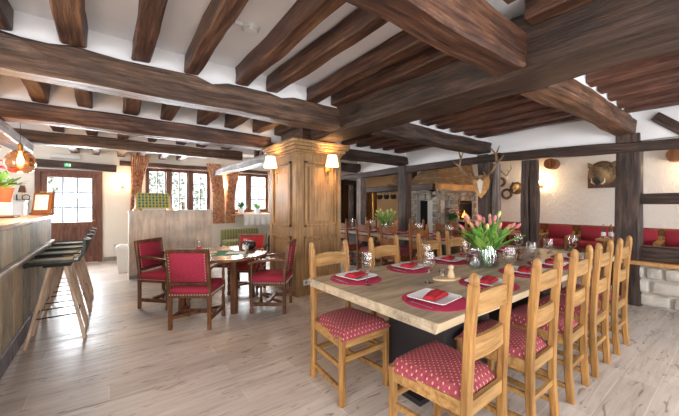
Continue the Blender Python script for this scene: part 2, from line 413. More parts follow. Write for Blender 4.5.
# rough hewn timber as one mesh: local X is its length
def timber(name, p0, p1, w, h, mat, label, cat='beam', group=None, rough=.02, seed=None, parent=None, wave=0.0, taper=None, struct_=False, notches=()):
    p0, p1 = Vector(p0), Vector(p1); d = p1 - p0; L = d.length
    n = max(3, int(L / .14)); sd = random.random() * 50 if seed is None else seed
    vs, fs = [], []; c = min(w, h) * .09
    sec = [(w/2, -h/2 + c), (w/2, 0), (w/2, h/2 - c), (w/2 - c, h/2), (-w/2 + c, h/2), (-w/2, h/2 - c), (-w/2, 0), (-w/2, -h/2 + c), (-w/2 + c, -h/2), (0, -h/2), (w/2 - c, -h/2)]
    K = len(sec)
    for i in range(n + 1):
        t = i / n; x = L * t
        sc = 1 if taper is None else (1 + (taper - 1) * t)
        wz = wave * math.sin(t * 5 + sd) 
        for k, (a, b) in enumerate(sec):
            j1 = noise.noise(Vector((x * 1.6 + sd, a * 5, b * 5))) * rough * 1.6
            j2 = noise.noise(Vector((x * 1.6 + sd + 30, a * 5, b * 5))) * rough * 1.6
            j3 = noise.noise(Vector((x * 6 + sd, a * 12, b * 12))) * rough * .7
            zz = b * sc + j2 + wz
            for (n0, n1, dep) in notches:
                if n0 < x < n1 and b > h * .3: zz -= dep
            vs.append((x, a * sc + j1 + j3, zz))
    for i in range(n):
        for k in range(K):
            j = (k + 1) % K; fs.append((i * K + k, i * K + j, (i + 1) * K + j, (i + 1) * K + k))
    fs += [tuple(range(K - 1, -1, -1)), tuple(range(n * K, n * K + K))]
    mb = MB(); mb.add(vs, fs); o = mb.build(name, mat, parent)
    X = d.normalized(); up = Vector((0, 0, 1)) if abs(X.z) < .9 else Vector((0, 1, 0))
    Y = up.cross(X).normalized(); Z = X.cross(Y)
    m4 = Matrix((X, Y, Z)).transposed().to_4x4(); m4.translation = p0; o.matrix_local = m4
    if struct_: o['kind'] = 'structure'
    elif label: tag(o, label, cat, group)
    return o

# ------------------------------------------------------------------ room shell
NY = 8.95; EX = 7.9; SY = -2.2; WX = -2.6; CZ = 2.68
struct(MB().b2(WX - .2, EX + .2, SY - .2, NY + .2, -.12, 0), 'floor', 'floor')
struct(MB().b2(WX - .2, EX + .2, SY - .2, NY + .2, CZ, CZ + .12), 'ceiling', 'ceil')
# north wall with openings  (x0,x1,z0,z1)
ops = [(-1.24, -.12, 0, 2.06), (.72, 2.24, 1.08, 2.22), (2.72, 3.95, 1.08, 2.22), (6.78, 7.52, 0, 2.16)]
nw = MB(); xs = WX - .2
for x0, x1, z0, z1 in ops:
    nw.b2(xs, x0, NY, NY + .25, 0, CZ)
    if z0 > 0: nw.b2(x0, x1, NY, NY + .25, 0, z0)
    nw.b2(x0, x1, NY, NY + .25, z1, CZ); xs = x1
nw.b2(xs, EX + .2, NY, NY + .25, 0, CZ); struct(nw, 'wall_north', 'wall')
struct(MB().b2(WX - .2, WX, SY, NY, 0, CZ), 'wall_west', 'wall')
struct(MB().b2(WX - .2, EX + .2, SY - .2, SY, 0, CZ), 'wall_south', 'wall')
ew = MB(); nj = 60
struct(MB().b2(EX, EX + .2, SY, 7.0, 0, CZ), 'wall_east', 'wavy')
struct(MB().b2(EX, EX + .2, 7.0, NY, 0, CZ), 'wall_east_tan', 'lit_tanwall')
struct(MB().b2(WX, -1.15, NY - .02, NY, 0, .09).b2(-.1, 5.3, NY - .02, NY, 0, .09), 'baseboard_north', 'skirt')
# plaster above the post row rail on the right
struct(MB().b2(5.5, 5.62, SY, 6.5, 2.14, CZ), 'wall_arcade', 'ceil')
# infill strips above the cross girders
struct(MB().b2(-2.4, 2.34, 3.1, 3.28, 2.42, CZ), 'trim_1', 'ceil')
struct(MB().b2(-2.4, 2.34, 4.70, 4.85, 2.36, CZ), 'trim_2', 'ceil')
struct(MB().b2(-2.4, 2.6, 6.47, 6.6, 2.38, CZ), 'trim_3', 'ceil')
for i, y in enumerate((.98, 2.92, 4.82)):
    struct(MB().b2(2.8, 5.5, y - .04, y + .05, 2.42, CZ), 'trim_%d' % (i + 4), 'ceil')

# ------------------------------------------------------------------ big timbers
beams = 'heavy ceiling girders'
timber('ceiling_beam', (2.53, -1.6, 2.445), (2.53, 3.75, 2.445), .47, .41, 'girder', 'massive dark girder running from upper right to the panelled pillar', 'beam', beams, .02)
timber('ceiling_beam', (-2.5, 3.18, 2.385), (2.36, 3.18, 2.375), .27, .25, 'beam', 'broad notched girder crossing the upper left of the ceiling', 'beam', beams, .018, wave=.006, notches=((2.0, 2.2, .03), (3.25, 3.4, .04), (3.9, 4.05, .03), (4.3, 4.4, .03)))
timber('ceiling_beam', (-2.5, 4.77, 2.33), (2.1, 4.77, 2.31), .22, .20, 'joist', 'middle brown girder crossing the ceiling above the bar end', 'beam', beams, .018)
timber('ceiling_beam', (-2.5, 6.53, 2.345), (2.25, 6.53, 2.33), .2, .19, 'beam', 'farthest girder across the ceiling in front of the curtained windows', 'beam', beams, .018)
timber('ceiling_beam', (-2.5, 1.03, 2.385), (2.29, 1.03, 2.385), .22, .27, 'joist', 'thick brown beam ending against the massive girder, top centre', 'beam', beams, .012)
timber('ceiling_beam', (2.78, 1.06, 2.335), (5.62, 1.0, 2.335), .22, .20, 'litbeam', 'cross beam carried by the thick post at the low stone wall', 'beam', beams, .018, wave=.008)
timber('ceiling_beam', (2.78, 2.92, 2.33), (5.62, 2.92, 2.33), .24, .2, 'post', 'cross beam carried by the post with the stag skull', 'beam', beams, .02)
timber('ceiling_beam', (2.95, 4.84, 2.31), (5.62, 4.84, 2.31), .24, .19, 'post', 'cross beam between panelled pillar and the post left of the fireplace', 'beam', beams, .02)
timber('ceiling_beam', (2.95, 6.5, 2.31), (5.62, 6.5, 2.31), .22, .22, 'post', 'rearmost dark cross beam behind the panelled pillar', 'beam', beams, .02)
timber('ceiling_beam', (2.38, 4.85, 2.17), (2.38, 8.95, 2.17), .18, .16, 'greybeam', 'weathered grey beam running from the pillar to the far window wall', 'beam', beams, .015)
timber('ceiling_beam', (-1.0, 3.35, 2.14), (-1.0, 6.5, 2.14), .2, .14, 'greybeam', 'weathered grey beam above the bar counter', 'beam', beams, .012)
timber('ceiling_beam', (.2, 8.9, 2.28), (4.2, 8.9, 2.28), .08, .11, 'joist', 'slim beam along the top of the far window wall', 'beam', beams, .012)
# little studs above the grey beam
for i, y in enumerate((5.05, 5.35, 5.65, 5.95)):
    timber('stud', (2.38, y, 2.25), (2.38, y, 2.66), .09, .1, 'beam', 'short %s upright stud on the grey beam, counted from the pillar' % ORD[i], 'stud', 'short studs above the grey beam', .01)
# top rail along the row of posts
timber('rail_beam', (5.5, -2.1, 1.93), (5.5, 2.6, 2.14), .16, .13, 'post', 'long dark rail at the top of the post row, right half', 'beam', 'rails of the post row', .015)
timber('rail_beam', (5.5, 2.62, 2.14), (5.5, 8.9, 2.06), .16, .14, 'post', 'long dark rail at the top of the post row, part before the fireplace', 'beam', 'rails of the post row', .015)
timber('rail_beam', (5.58, -2.1, 1.385), (5.58, .86, 1.385), .12, .14, 'post', 'horizontal rail at mid height right of the thick post', 'beam', 'rails of the post row', .012)
timber('rail_beam', (5.64, -2.1, .685), (5.64, .86, .685), .2, .19, 'post', 'dark timber sill lying on the low stone wall', 'beam', 'rails of the post row', .012)
timber('brace', (5.5, .72, 2.42), (5.5, .30, 2.02), .12, .12, 'post', 'short diagonal brace above the right rail', 'brace', None, .01)
# posts
timber('post', (5.56, .98, 0), (5.56, .98, 2.24), .22, .25, 'post', 'thick cracked dark post at the end of the low stone wall', 'post', 'posts of the post row', .014)
timber('post', (5.53, 2.24, 0), (5.53, 2.24, 2.04), .1, .12, 'post', 'slim dark twisted post, left of a twin pair', 'post', 'posts of the post row', .012, wave=.006)
timber('post', (5.56, 2.12, 0), (5.56, 2.125, 2.04), .1, .12, 'post', 'slim split brown post, right of a twin pair', 'post', 'posts of the post row', .012, wave=.006)
timber('post', (5.56, 2.94, 0), (5.56, 2.94, 2.22), .22, .2, 'post', 'dark post bearing the stag skull and antlers', 'post', 'posts of the post row', .014)
timber('post', (5.62, 2.76, 0), (5.62, 2.76, 2.05), .1, .12, 'postgrey', 'added pale grey upright standing in for the lighter side of the stag skull post', 'post', 'posts of the post row', .012)  # added strip, its colour paints the lighter side face of the dark post
timber('post', (5.52, 4.84, 0), (5.52, 4.84, 2.2), .24, .24, 'post', 'dark post left of the fireplace', 'post', 'posts of the post row', .014)
timber('post', (5.52, 6.38, 0), (5.52, 6.38, 2.18), .2, .2, 'postgrey', 'pale grey post between the pillar and the fireplace', 'post', 'posts of the post row', .014)

# joists, left bays
JX = [-1.4, -1.0, -.6, -.21, .21, .6, 1.06, 1.44, 1.89, 2.24]
bays = [(-2.1, .88, 'bay above the camera'), (1.17, 3.08, 'nearest left bay, white plaster between'), (3.30, 4.68, 'second left bay above the bar'), (4.87, 6.45, 'third left bay before the windows'), (6.62, 8.9, 'last left bay over the windows')]
for bi, (y0, y1, bn) in enumerate(bays):
    for k, x in enumerate(JX):
        if bi == 0 and k not in (8, 9, 7): continue
        if bi >= 2 and k < 1: continue
        if bi >= 3 and k < 2: continue
        if bi == 4 and k > 7: continue
        if bi in (3,) and k == 9: continue
        xx = x + random.uniform(-.015, .015); hz = random.uniform(.15, .18); ww = random.uniform(.125, .165)
        zb = (2.515, 2.515, 2.44, 2.435, 2.44)[bi]; hz += (0, 0, .07, .07, .07)[bi]
        timber('joist', (xx, y0, zb + hz / 2), (xx + random.uniform(-.02, .02), y1, zb + hz / 2), ww, hz, 'joist', 'rough dark joist in the %s, %s from the left' % (bn, ORD[k]), 'joist', 'joists of the left ceiling', .013, wave=.006)
RJX = [2.93 + .37 * i for i in range(7)]
rb = [(-2.1, .93, 'right front bay'), (1.06, 2.84, 'right bay before stag skull post'), (3.0, 4.74, 'right bay before the fireplace'), (4.92, 6.42, 'right rear bay')]
for bi, (y0, y1, bn) in enumerate(rb):
    for k, x in enumerate(RJX):
        xx = x + random.uniform(-.02, .02)
        timber('joist', (xx, y0, 2.56), (xx, y1, 2.56), random.uniform(.13, .16), .2, 'redjoist', 'reddish joist in the %s, %s from the massive girder' % (bn, ORD[k]), 'joist', 'red joists of the right ceiling', .014, wave=.006)

# ------------------------------------------------------------------ low stone wall right
sw = MB(); random.seed(5)
sw.b2(5.56, 5.86, SY + .1, 1.08, 0, .53, 1)
def stones(mb, x, y0, y1, z0, z1, axis='x'):
    z = z0
    while z < z1 - .03:
        h = min(random.uniform(.11, .19), z1 - z); y = y0
        while y < y1 - .02:
            w = min(random.uniform(.16, .42), y1 - y); n = 5
            c = Vector((x, y + w / 2, z + h / 2)); seed = random.random() * 90
            # rounded irregular block
            vs = []; fs = []; seg = 12
            for r, dx in ((1.0, .03), (.97, -.015), (.78, -.035), (.35, -.045)):
                for k in range(seg):
                    a = 2 * PI * k / seg; ca, sa = math.cos(a), math.sin(a)
                    p = .28; ex = math.copysign(abs(ca) ** p, ca); ez = math.copysign(abs(sa) ** p, sa)
                    j = 1 + .10 * noise.noise(Vector((ca * 1.3 + seed, sa * 1.3, 0)))
                    dy, dz = ex * (w / 2 - .008) * r * j, ez * (h / 2 - .008) * r * j
                    q = (c.x + dx, c.y + dy, c.z + dz) if axis == 'x' else (c.y + dy, c.x + dx, c.z + dz)
                    vs.append(q)
            fl = (lambda f: f) if axis == 'x' else (lambda f: tuple(reversed(f)))
            for r in range(3):
                for k in range(seg):
                    j2 = (k + 1) % seg; fs.append(fl((r * seg + j2, r * seg + k, (r + 1) * seg + k, (r + 1) * seg + j2)))
            fs.append(fl(tuple(range(4 * seg - 1, 3 * seg - 1, -1)))); mb.add(vs, fs, 0)
            y += w
        z += h
stones(sw, 5.545, -1.6, 1.06, 0.01, .52)
struct(sw, 'wall_low', ['stone', 'mortar'], label='low rubble stone wall')
struct(MB().b2(5.44, 5.9, SY + .1, 1.12, .535, .585, bev=.01), 'trim_7', 'ledge')

# ------------------------------------------------------------------ windows and door
def window(i, x0, x1, z0, z1, n):
    r = thing('window_%d' % i, None, None, ((x0 + x1) / 2, NY + .08, z0)); r['kind'] = 'structure'
    W = x1 - x0; H = z1 - z0; fr = MB(); t = .05
    fr.b2(-W/2, -W/2 + t, -.05, .06, 0, H).b2(W/2 - t, W/2, -.05, .06, 0, H).b2(-W/2, W/2, -.05, .06, 0, t).b2(-W/2, W/2, -.05, .06, H - t, H)
    for k in range(1, n): fr.b2(-W/2 + W * k / n - .045, -W/2 + W * k / n + .045, -.05, .06, 0, H)
    fr.build('window_frame', 'doorwood', r)
    for k in range(n):
        a = -W/2 + W * k / n + .05; b = -W/2 + W * (k + 1) / n - .05
        s = MB(); q = .035
        s.b2(a, a + q, -.03, .03, t, H - t).b2(b - q, b, -.03, .03, t, H - t).b2(a, b, -.03, .03, t, t + q).b2(a, b, -.03, .03, H - t - q, H - t)
        sh = s.build('sash', 'doorwood', r)
        mu = MB(); mid = (a + b) / 2
        mu.b2(mid - .012, mid + .012, -.015, .015, t + q, H - t - q)
        for j in range(1, 3): mu.b2(a + q, b - q, -.015, .015, H * j / 3 - .01, H * j / 3 + .01)
        mu.build('glazing_bar', 'iron' if False else 'doorwood', sh)
        MB().b2(a + q, b - q, -.003, .003, t + q, H - t - q).build('pane', 'pane', sh)
        if k > 0: MB().b2(a + .01, a + .025, -.07, -.05, H * .42, H * .52).build('handle', 'white', sh)
    MB().b2(-W/2 - .06, W/2 + .06, -.2, .05, -.05, 0, bev=.008).build('window_sill', 'ledge', r)
window(1, .72, 2.24, 1.08, 2.22, 3)
window(2, 2.72, 3.95, 1.08, 2.22, 2)
# door with nine panes
d = thing('door_1', None, None, (-.68, NY + .05, 0)); d['kind'] = 'structure'
MB().b2(-.56, -.48, -.08, .12, 0, 2.06).b2(.48, .56, -.08, .12, 0, 2.06).b2(-.48, .48, -.08, .12, 2.0, 2.06).build('door_frame', 'doorwood', d)
lf = MB(); lf.b2(-.48, -.37, -.03, .03, .01, 2.0).b2(.37, .48, -.03, .03, .01, 2.0).b2(-.37, .37, -.03, .03, 1.9, 2.0).b2(-.37, .37, -.03, .03, .82, .92).b2(-.37, .37, -.03, .03, .01, .14)
leaf = lf.build('door_leaf', 'doorwood', d)
MB().b2(-.37, .37, -.012, .012, .14, .82).b2(-.3, .3, -.024, -.01, .22, .74, bev=.01).build('door_panel', 'doorwood', d)
gb = MB()
for k in (1, 2): gb.b2(-.37 + .74 * k / 3 - .009, -.37 + .74 * k / 3 + .009, -.016, .016, .92, 1.9).b2(-.37, .37, -.016, .016, .92 + .98 * k / 3 - .009, .92 + .98 * k / 3 + .009)
gb.build('glazing_bar', 'black', leaf)
MB().b2(-.37, .37, -.003, .003, .92, 1.9).build('pane', 'pane', leaf)
MB().tube([(.425, -.03, .95), (.425, -.07, .95), (.35, -.07, .95)], .009).build('door_handle', 'brass', leaf)
timber('lintel', (-1.30, NY - .07, 2.18), (.14, NY - .07, 2.14), .12, .16, 'post', 'dark timber lintel above the glazed door', 'beam', None, .008)
ex = thing('exit_sign', 'small green exit sign on the dark lintel above the glazed door', 'sign', (-.71, NY - .15, 2.12))
MB().b2(-.055, .055, -.012, 0, 0, .075, bev=.004).build('panel', 'exit', ex)
fg = MB(); fg.ball((-.012, -.016, .062), .007, 8, 6).bar((-.012, -.015, .056), (-.004, -.015, .034), .008, .006).bar((-.004, -.015, .034), (.012, -.015, .018), .006, .005).bar((-.004, -.015, .034), (-.018, -.015, .014), .006, .005).bar((-.024, -.015, .046), (.01, -.015, .05), .005, .005)
fg.b2(.026, .046, -.016, -.013, .012, .064).b2(-.046, -.028, -.016, -.013, .03, .038); fg.build('pictogram', 'exitw', ex)
MB().b2(-1.0, -.5, NY - .05, NY, 2.30, 2.40, bev=.01).placed('air_vent', 'white', 'slim white box on the wall above the glazed door', 'vent')
# rear doorway (dark room behind) and its post
dd = thing('door_2', None, None, (7.15, NY + .1, 0)); dd['kind'] = 'structure'
MB().b2(-.45, -.33, -.16, .1, 0, 2.2).b2(.33, .45, -.16, .1, 0, 2.2).b2(-.45, .45, -.16, .1, 2.05, 2.2).build('door_frame', 'post', dd)
MB().b2(-.33, .33, .1, .14, 0, 2.05).build('door_leaf', 'walnut', dd)
timber('post', (6.95, 8.6, 0), (6.95, 8.6, 2.0), .14, .14, 'postgrey', 'slim pale post in front of the dark rear doorway', 'post', None, .008)
pd = thing('wall_panelling', 'orange brown timber panelling behind the second long table', 'panelling', (EX - .02, 8.55, 0))
MB().b2(-.03, .02, -.3, .36, 0, 1.85).build('board', 'oakd', pd)
for k in range(2): MB().b2(-.045, -.03, -.25 + .3 * k, 0 + .3 * k, .2, 1.7, bev=.008).build('raised_panel', 'oakd', pd)

# ------------------------------------------------------------------ outside
struct(MB().b2(-14, 20, NY + .3, 40, -.35, -.3), 'ground', 'ground')
random.seed(3)
def bush(x, y, r, h, label):
    t = thing('bush', label, 'bush', (x, y, -.3), 0, 'shrubs outside the windows')
    MB().tube([(0, 0, 0), (.03, .02, h * .5)], .05, 6).build('stem', 'walnut', t)
    lf = MB()
    for i in range(200):
        v = Vector((random.gauss(0, 1), random.gauss(0, 1), random.gauss(0, 1))).normalized() * r * random.uniform(.5, 1)
        c = Vector((v.x, v.y, h * .62 + v.z * h * .4 / r)); a = Vector((random.gauss(0, 1), random.gauss(0, 1), random.gauss(0, 1))).normalized() * .07
        b = a.cross(Vector((random.random(), random.random(), random.random()))).normalized() * .035
        lf.add([c - a, c - b, c + a, c + b], [(0, 1, 2, 3)])
    lf.build('foliage', 'bush', t)
bush(-1.6, 11.2, .5, 2.9, 'leafy shrub outside the glazed door')
bush(2.0, 11.6, .45, 3.3, 'tall loose shrub outside the middle pane of the left window')
bush(2.9, 12.6, .4, 2.6, 'smaller shrub outside the right pane of the left window')
bush(1.3, 12.8, .4, 3.4, 'shrub outside the leftmost pane of the left window')
for i in range(6):
    MB().ball((0, 0, .2), .35 + .05 * i, 10, 7, (1.6, .7, .5), jit=.25).build('rock', 'rock', None, (-3.3 + 1.25 * i, 12.2 + .8 * (i % 2), -.3))
for k, o in enumerate([o for o in COL.objects if o.name.startswith('rock')]): tag(o, 'grey boulder outside the glazed door, %s from the left' % ORD[k], 'rock', 'boulders outside the door')

# ------------------------------------------------------------------ curtains
def curtain(x0, x1, z0, z1, label, pinch=.6, lean=0):
    n = 40; m_ = 14; mb = MB(); vs = []
    for j in range(m_ + 1):
        t = j / m_; z = z1 + (z0 - z1) * t
        wf = 1 - (1 - pinch) * math.sin(min(1, t / .62) * PI / 2) if t < .62 else pinch + (.12) * (t - .62)
        cx = (x0 + x1) / 2 + lean * math.sin(min(1, t / .62) * PI / 2)
        for i in range(n + 1):
            u = i / n - .5
            vs.append((cx + u * (x1 - x0) * wf, NY - .14 + .035 * math.sin(i * 1.25 + .3 * math.sin(j)), z))
    N = len(vs); vs += [(x, y + .006, z) for x, y, z in vs]; fs = []
    for j in range(m_):
        for i in range(n):
            a = j * (n + 1) + i; b = a + 1; c = a + n + 2; e = a + n + 1
            fs.append((a, b, c, e)); fs.append((N + e, N + c, N + b, N + a))
    for j in range(m_):
        for i in (0, n):
            a = j * (n + 1) + i; e = a + n + 1; fs.append((a, e, N + e, N + a))
    mb.add(vs, fs); return mb.placed('curtain', 'curtain', label, 'curtain', 'orange patterned curtains', True)
curtain(.42, .82, .88, 2.5, 'orange patterned curtain at the left edge of the left window', .55, -.1)
curtain(2.1, 2.48, .78, 2.42, 'orange patterned curtain at the right edge of the left window', .8, .14)
curtain(2.64, 3.02, .78, 2.30, 'orange patterned curtain at the left edge of the right window', .6, -.08)
curtain(3.86, 4.3, .85, 2.30, 'orange patterned curtain beside the pillar, right of the right window', .6, .12)

# ------------------------------------------------------------------ lights helper & sconces
def light(name, kind, loc, energy, color=(1, 1, 1), size=.1, rot=None, sy=None):
    l = bpy.data.lights.new(name, kind); l.energy = energy; l.color = color
    if kind == 'AREA':
        l.size = size
        if sy: l.shape = 'RECTANGLE'; l.size_y = sy
    elif kind == 'POINT': l.shadow_soft_size = size
    o = bpy.data.objects.new(name, l); COL.objects.link(o); o.location = loc
    if rot: o.rotation_euler = rot
    return o
WARM = (1, .66, .33)
def sconce(loc, rz, label, shade=True, power=6, s=1.0):
    """local -Y points away from the wall"""
    t = thing('wall_sconce', label, 'lamp', loc, rz, 'wall sconces')
    MB().lathe([(.0, 0), (.035 * s, 0), (.035 * s, .012), (.0, .014)], (0, 0, 0), 14, R=Matrix.Rotation(PI / 2, 3, 'X')).build('wall_plate', 'brass', t)
    MB().tube([(0, 0, 0), (0, -.05 * s, -.03 * s), (0, -.1 * s, -.02 * s), (0, -.11 * s, .03 * s)], .007 * s, 8).build('arm', 'brass', t)
    if shade:
        MB().lathe([(.088 * s, .05), (.06 * s, .19 * s), (.057 * s, .19 * s), (.085 * s, .05)], (0, -.11 * s, 0), 24, close=False).build('lamp_shade', 'shade', t, smooth=True)
        MB().ball((0, -.11 * s, .10 * s), .022, 10, 8).build('bulb', 'bulb', t)
        ch = MB()
        for k in range(5): ch.ball((0, -.02, -.04 - .035 * k), .012, 8, 6, (.8, .5, 1.4))
        ch.build('pull_chain', 'iron', t)
    else:
        MB().bar((-.05, -.1, .0), (.05, -.1, .0), .012, .012).build('crossbar', 'brass', t)
        MB().lathe([(.012, 0), (.012, .05), (.0, .052)], (0, -.11, .02), 10).build('candle', 'white', t)
        MB().ball((0, -.11, .10), .02, 10, 8, (1, 1, 1.6)).build('bulb', 'bulb', t)
    a = Vector((0, -.13 * s, .12 * s)); a.rotate(Matrix.Rotation(rz, 3, 'Z'))
    light('sconce_light', 'POINT', Vector(loc) + a, power, WARM, .04)
sconce((2.63, 3.82, 1.82), 0, 'shaded brass sconce on the front face of the panelled pillar', True, 15, 1.15)
sconce((2.08, 4.35, 1.82), -PI / 2, 'shaded brass sconce on the left face of the panelled pillar', True, 15, 1.15)
sconce((.26, NY, 1.72), 0, 'brass sconce between the glazed door and the first curtain', False, 14)
sconce((2.58, NY, 1.72), 0, 'brass sconce between the two curtained windows', False, 14)
sconce((EX, 2.86, 1.72), -PI / 2, 'brass sconce on the plaster wall between wreaths and boar head', False, 22)
sconce((EX, .52, 1.78), -PI / 2, 'brass sconce on the plaster wall at the right edge', False, 15)

# ------------------------------------------------------------------ panelled pillar
pl = thing('panelled_pillar', 'square oak panelled pillar with moulded cornice in the middle of the room', 'pillar', (2.13, 3.87, 0))
PW, PD, PH = .78, .86, 2.22
MB().b2(0, PW, 0, PD, 0, PH).build('body', 'panel', pl)
MB().b2(-.02, PW + .02, -.02, PD + .02, 0, .1, bev=.01).build('plinth', 'panel', pl)
c = MB()
for i, (o, z0, z1) in enumerate(((.015, 2.04, 2.07), (.03, 2.07, 2.10), (.06, 2.10, 2.15), (.095, 2.15, 2.19), (.115, 2.19, 2.235))): c.b2(-o, PW + o, -o, PD + o, z0, z1, bev=.008)
c.build('cornice', 'panel', pl)
def fpanel(a0, a1, z0, z1, face):
    m = MB(); t = .03
    def bx(u0, u1, w0, w1, d0, d1):
        if face == 'f': m.b2(u0, u1, -d1, -d0, w0, w1, bev=.004)
        else: m.b2(-d1, -d0, u0, u1, w0, w1, bev=.004)
    bx(a0, a1, z1 - t, z1, 0, .034); bx(a0, a1, z0, z0 + t, 0, .034); bx(a0, a0 + t, z0, z1, 0, .034); bx(a1 - t, a1, z0, z1, 0, .034)
    bx(a0 + .075, a1 - .075, z0 + .075, z1 - .075, 0, .016)
    m.build('moulded_panel', 'panel', pl)
fpanel(.13, .68, .99, 1.94, 'f'); fpanel(.13, .68, .17, .85, 'f')
fpanel(.14, .74, .99, 1.94, 's'); fpanel(.14, .74, .17, .85, 's')
MB().b2(-.016, .0, -.016, .09, .1, 2.0).b2(0, .09, -.016, 0, .1, 2.0).b2(PW - .07, PW, -.016, 0, .1, 2.0).b2(-.016, 0, PD - .07, PD, .1, 2.0).build('corner_stile', 'panel', pl)
so = thing('wall_socket', 'white double wall socket low on the front of the panelled pillar', 'socket', (2.24, 3.85, .15))
MB().b2(-.01, .14, -.015, .0, 0, .08, bev=.004).build('plate', 'white', so)
for k in (0, 1): MB().lathe([(.022, 0), (.022, .004), (.018, .004), (.018, .001)], (.03 + .07 * k, -.015, .04), 16, R=Matrix.Rotation(PI / 2, 3, 'X')).build('outlet', 'skirt', so)
MB().b2(2.25, 2.8, 3.9, 4.6, 2.24, 2.6).build('trim_8', 'beam')['kind'] = 'structure'

# ------------------------------------------------------------------ dining chair
def make_chair(wood_a='oak', wood_b='oakx'):
    """origin on floor at centre, front faces +Y; back posts at y=-.21"""
    t = thing('dining_chair', '', 'chair')
    for s in (-1, 1):
        m = MB(); x = .165 * s
        pts = [(x, -.215, 0), (x, -.2, .25), (x, -.2, .45), (x, -.215, .75), (x, -.235, .97)]
        for i in range(4): m.bar(pts[i], pts[i + 1], .04 if i else .038, .044, bev=1, up=(0, 1, 0))
        m.ball((x, -.236, .985), .03, 10, 8, (.68, .76, 1.35))
        m.build('back_post', wood_a, t)
    for s in (-1, 1):
        MB().bar((.2 * s, .2, 0), (.2 * s, .2, .455), .04, .04, bev=1, up=(0, 1, 0)).build('front_leg', wood_a, t)
    for z, h, y in ((.885, .1, -.225), (.675, .1, -.207)):
        m = MB(); n = 8; vs = []
        for i in range(n + 1):
            u = i / n * 2 - 1; X = u * .148; bow = -.010 * (1 - u * u); top = h / 2 - .012 * (u * u) if z > .8 else h / 2
            for dy, dz in ((-.01, -h / 2), (.01, -h / 2), (.01, top), (-.01, top)): vs.append((X, y + bow + dy, z + dz))
        fs = [(3, 2, 1, 0), tuple(range(4 * n, 4 * n + 4))]
        for i in range(n):
            for k in range(4): fs.append((i * 4 + k, i * 4 + (k + 1) % 4, i * 4 + 4 + (k + 1) % 4, i * 4 + 4 + k))
        m.add(vs, fs); m.build('backrest_slat', wood_b, t)
    f = MB(); f.bar((-.18, .205, .41), (.18, .205, .41), .022, .065).bar((-.15, -.2, .41), (.15, -.2, .41), .022, .065).bar((-.165, -.19, .41), (-.2, .19, .41), .022, .065).bar((.165, -.19, .41), (.2, .19, .41), .022, .065)
    f.build('seat_frame', wood_b, t)
    # cushion: domed trapezoid
    m = MB(); n = 12; vs = []; fs = []
    for j in range(n + 1):
        v = j / n; hw = .168 + (.222 - .168) * v
        for i in range(n + 1):
            u = i / n * 2 - 1; w = v * 2 - 1
            e = min(1, (1 - abs(u)) * 5, (1 - abs(w)) * 5); z = .44 + .055 * math.sqrt(max(0, 1 - (1 - e) ** 2)) * (.8 + .2 * (1 - u * u) * (1 - w * w)) + .006 * (1 - u * u)
            vs.append((u * hw, -.18 + v * .41, z))
    N = len(vs)
    for j in range(n):
        for i in range(n): a = j * (n + 1) + i; fs.append((a, a + 1, a + n + 2, a + n + 1))
    b0 = [i for i in range(n + 1)] + [(n + 1) * j + n for j in range(1, n + 1)] + [(n + 1) * n + i for i in range(n - 1, -1, -1)] + [(n + 1) * j for j in range(n - 1, 0, -1)]
    for k in b0: vs.append((vs[k][0], vs[k][1], .43))
    for q in range(len(b0)): r = (q + 1) % len(b0); fs.append((b0[r], b0[q], N + q, N + r))
    m.add(vs, fs); m.build('seat_cushion', 'seat', t, smooth=True)
    for a, b, w, h in (((-.165, -.2, .1), (-.2, .19, .1), .022, .03), ((.165, -.2, .1), (.2, .19, .1), .022, .03), ((-.18, .2, .30), (.18, .2, .30), .022, .034), ((-.15, -.2, .22), (.15, -.2, .22), .02, .03), ((-.168, -.2, .25), (-.2, .19, .25), .02, .028), ((.168, -.2, .25), (.2, .19, .25), .02, .028)):
        MB().bar(a, b, w, h).build('stretcher', wood_b, t)
    return t
ch = make_chair(); used = False
def chair_spot(x, y, rz, label, grp, proto=ch):
    global used
    o = inst(proto, used, (x, y, 0), rz, label, grp); used = True; return o
CR = [(1.425, .955), (2.04, .94), (2.615, .935), (3.145, .93), (3.735, .92)]
for i, (x, y) in enumerate(CR):
    chair_spot(x, y, random.uniform(-.02, .02), 'oak dining chair, near side of the long table, %s from its left end' % ORD[i], 'chairs at the near long table')
CL = [(1.42, 1.80), (2.06, 1.82), (2.70, 1.80), (3.22, 1.82), (3.8, 1.82)]
for i, (x, y) in enumerate(CL):
    chair_spot(x, y, PI + random.uniform(-.02, .02), 'oak dining chair, far side of the long table, %s from its left end' % ORD[i], 'chairs at the near long table')
ch2 = make_chair('oakd', 'oakd'); used2 = False
def chair2(x, y, rz, label):
    global used2
    inst(ch2, used2, (x, y, 0), rz, label, 'chairs at the second long table'); used2 = True
for i, y in enumerate((3.05, 3.7, 4.35, 5.0)):
    chair2(4.02, y, -PI / 2, 'brown dining chair at second long table, pillar side, %s from the right' % ORD[i])
for i, y in enumerate((2.8, 3.42, 4.05, 4.7, 5.4)):
    chair2(4.74, y, PI / 2, 'brown dining chair at second long table, fireplace side, %s from the right' % ORD[i])

